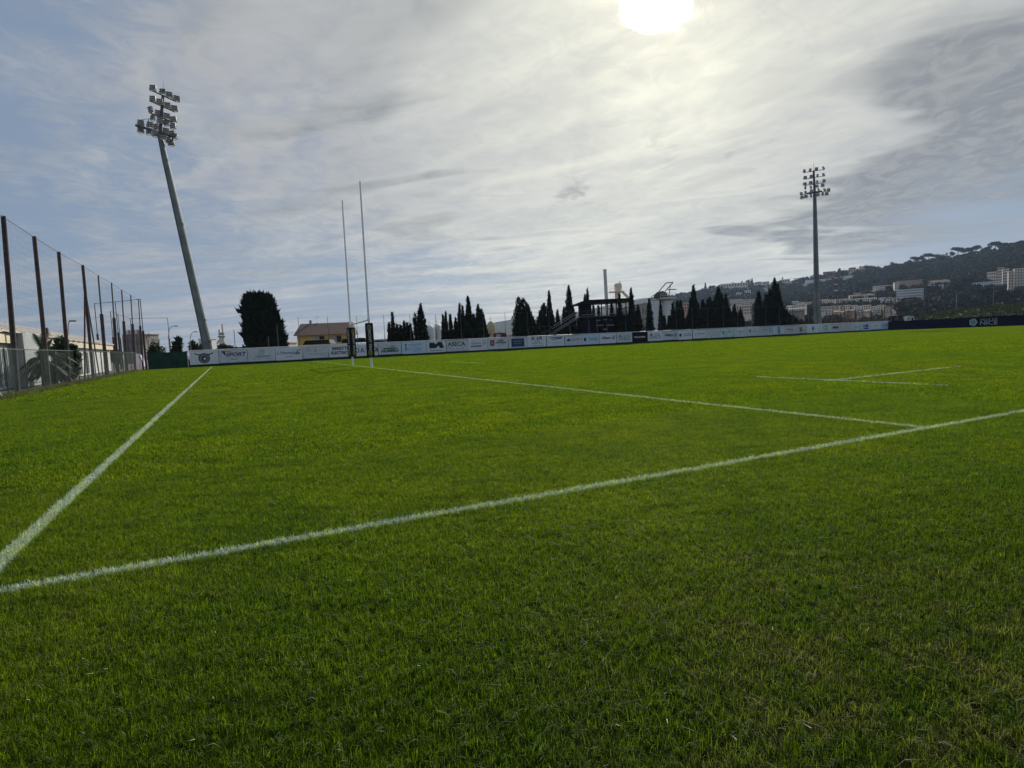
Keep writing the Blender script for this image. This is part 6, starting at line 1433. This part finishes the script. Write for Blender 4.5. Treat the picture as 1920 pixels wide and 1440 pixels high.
# grass mound behind the navy banner
m = MB(); vs = []; mx_ = [(1700, 604, 604), (1730, 603, 595), (1760, 602, 588), (1800, 600, 582), (1830, 598, 575), (1870, 597, 572), (1930, 594, 570), (2050, 588, 560)]
NXm = 60
for k in range(NXm + 1):
    px = 1700 + 350 * k / NXm; tp = float(np.interp(px, [q[0] for q in mx_], [q[2] for q in mx_]))
    for j, (fy, fz) in enumerate(((160, 0), (175, .45), (190, .8), (205, 1.0), (225, .95), (260, 0))):
        c_ = at(px, tp, 205); b0 = c_.z * fz + (rnd.uniform(-.25, .25) if 0 < fz else -.1); vs.append(Vector((c_.x / 205 * fy, fy, b0 if fz else -.1)))
m.add(vs, [(i * 6 + j, (i + 1) * 6 + j, (i + 1) * 6 + j + 1, i * 6 + j + 1) for i in range(NXm) for j in range(5)], M['mound']); o = m.build('mound', None, smooth=True); tag(o, 'rough grassy mound behind the navy banner', None, None, 'structure')
pts = []
for k in range(2600):
    px = rg.uniform(1722, 2040); tp = float(np.interp(px, [q[0] for q in mx_], [q[2] for q in mx_])); fy = rg.uniform(165, 215); c_ = at(px, tp, 205); fz = np.interp(fy, (160, 175, 190, 205, 225), (0, .45, .8, 1, .95)); pts.append(((c_.x / 205 * fy), fy, c_.z * fz))
pts = np.array(pts); T3 = [crown_at(p, rg.uniform(.4, .9), 10, .6) for p in pts]
me = tris_mesh('mound_scrub', np.concatenate(T3).astype(np.float32), [M['mound']]); o = bpy.data.objects.new('mound_scrub', me); COL.objects.link(o); tag(o, 'rough scrub covering the grassy mound', 'scrub', None, 'stuff')
# far bluish ridge behind the middle and left
m = MB(); far = [(560, 655), (700, 648), (860, 618), (900, 612), (930, 604), (960, 599), (1020, 600), (1080, 585), (1150, 570), (1200, 560), (1240, 556), (1290, 552), (1330, 556)]
vs = []
for px, py in far:
    p = at(px, py, 2600); vs += [Vector((p.x * .8, 2100, -5)), p, Vector((p.x * 1.2, 3200, -5))]
m.add(vs, [(i * 3 + j, i * 3 + 3 + j, i * 3 + 4 + j, i * 3 + 1 + j) for i in range(len(far) - 1) for j in range(2)], M['wood_far']); o = m.build('hills', None); tag(o, 'distant pale hills on the horizon', None, None, 'structure')

# dry clippings lying on the near grass
r = np.random.default_rng(8); n = 150
sx_ = r.uniform(-4.5, 6.5, n); sy_ = 1.6 + 7.5 * r.uniform(0, 1, n) ** 1.3
p = np.stack([sx_, sy_, np.full(n, .034) + r.uniform(0, .008, n)], 1); a = r.uniform(0, 6.28, n); L_ = r.uniform(.010, .035, n); d_ = np.stack([np.cos(a), np.sin(a), r.uniform(-.1, .3, n)], 1) * L_[:, None]; s_ = np.stack([-np.sin(a), np.cos(a), np.zeros(n)], 1) * .0016
me = tris_mesh('dry_clippings', np.concatenate([np.stack([p - s_, p + s_, p + d_], 1)]).astype(np.float32), [mat('straw', (.42, .40, .26), .7, (.5, .48, .36), 30)]); o = bpy.data.objects.new('dry_clippings', me); COL.objects.link(o); tag(o, 'pale dry grass clippings scattered over the near turf', 'clippings', None, 'stuff')

# ---------------------------------------------------------------- air
HAZE = .00008
m = MB(); m.box((400, 1500, 160), (4800, 3500, 322), M['ground']); o = m.build('haze', None, loc=(400, 1500, 160)); o.data.materials.clear()
hm = bpy.data.materials.new('haze'); hm.use_nodes = True; hm.node_tree.nodes.clear(); hn = NT(hm.node_tree)
pv = hn.new('ShaderNodeVolumePrincipled'); pv.inputs['Color'].default_value = (.52, .70, 1.0, 1); pv.inputs['Density'].default_value = HAZE; pv.inputs['Anisotropy'].default_value = .3
ho = hn.new('ShaderNodeOutputMaterial'); hn.l.new(pv.outputs[0], ho.inputs['Volume']); o.data.materials.append(hm); tag(o, 'thin bluish air haze over the whole scene', 'haze', None, 'stuff')
bpy.context.view_layer.update()
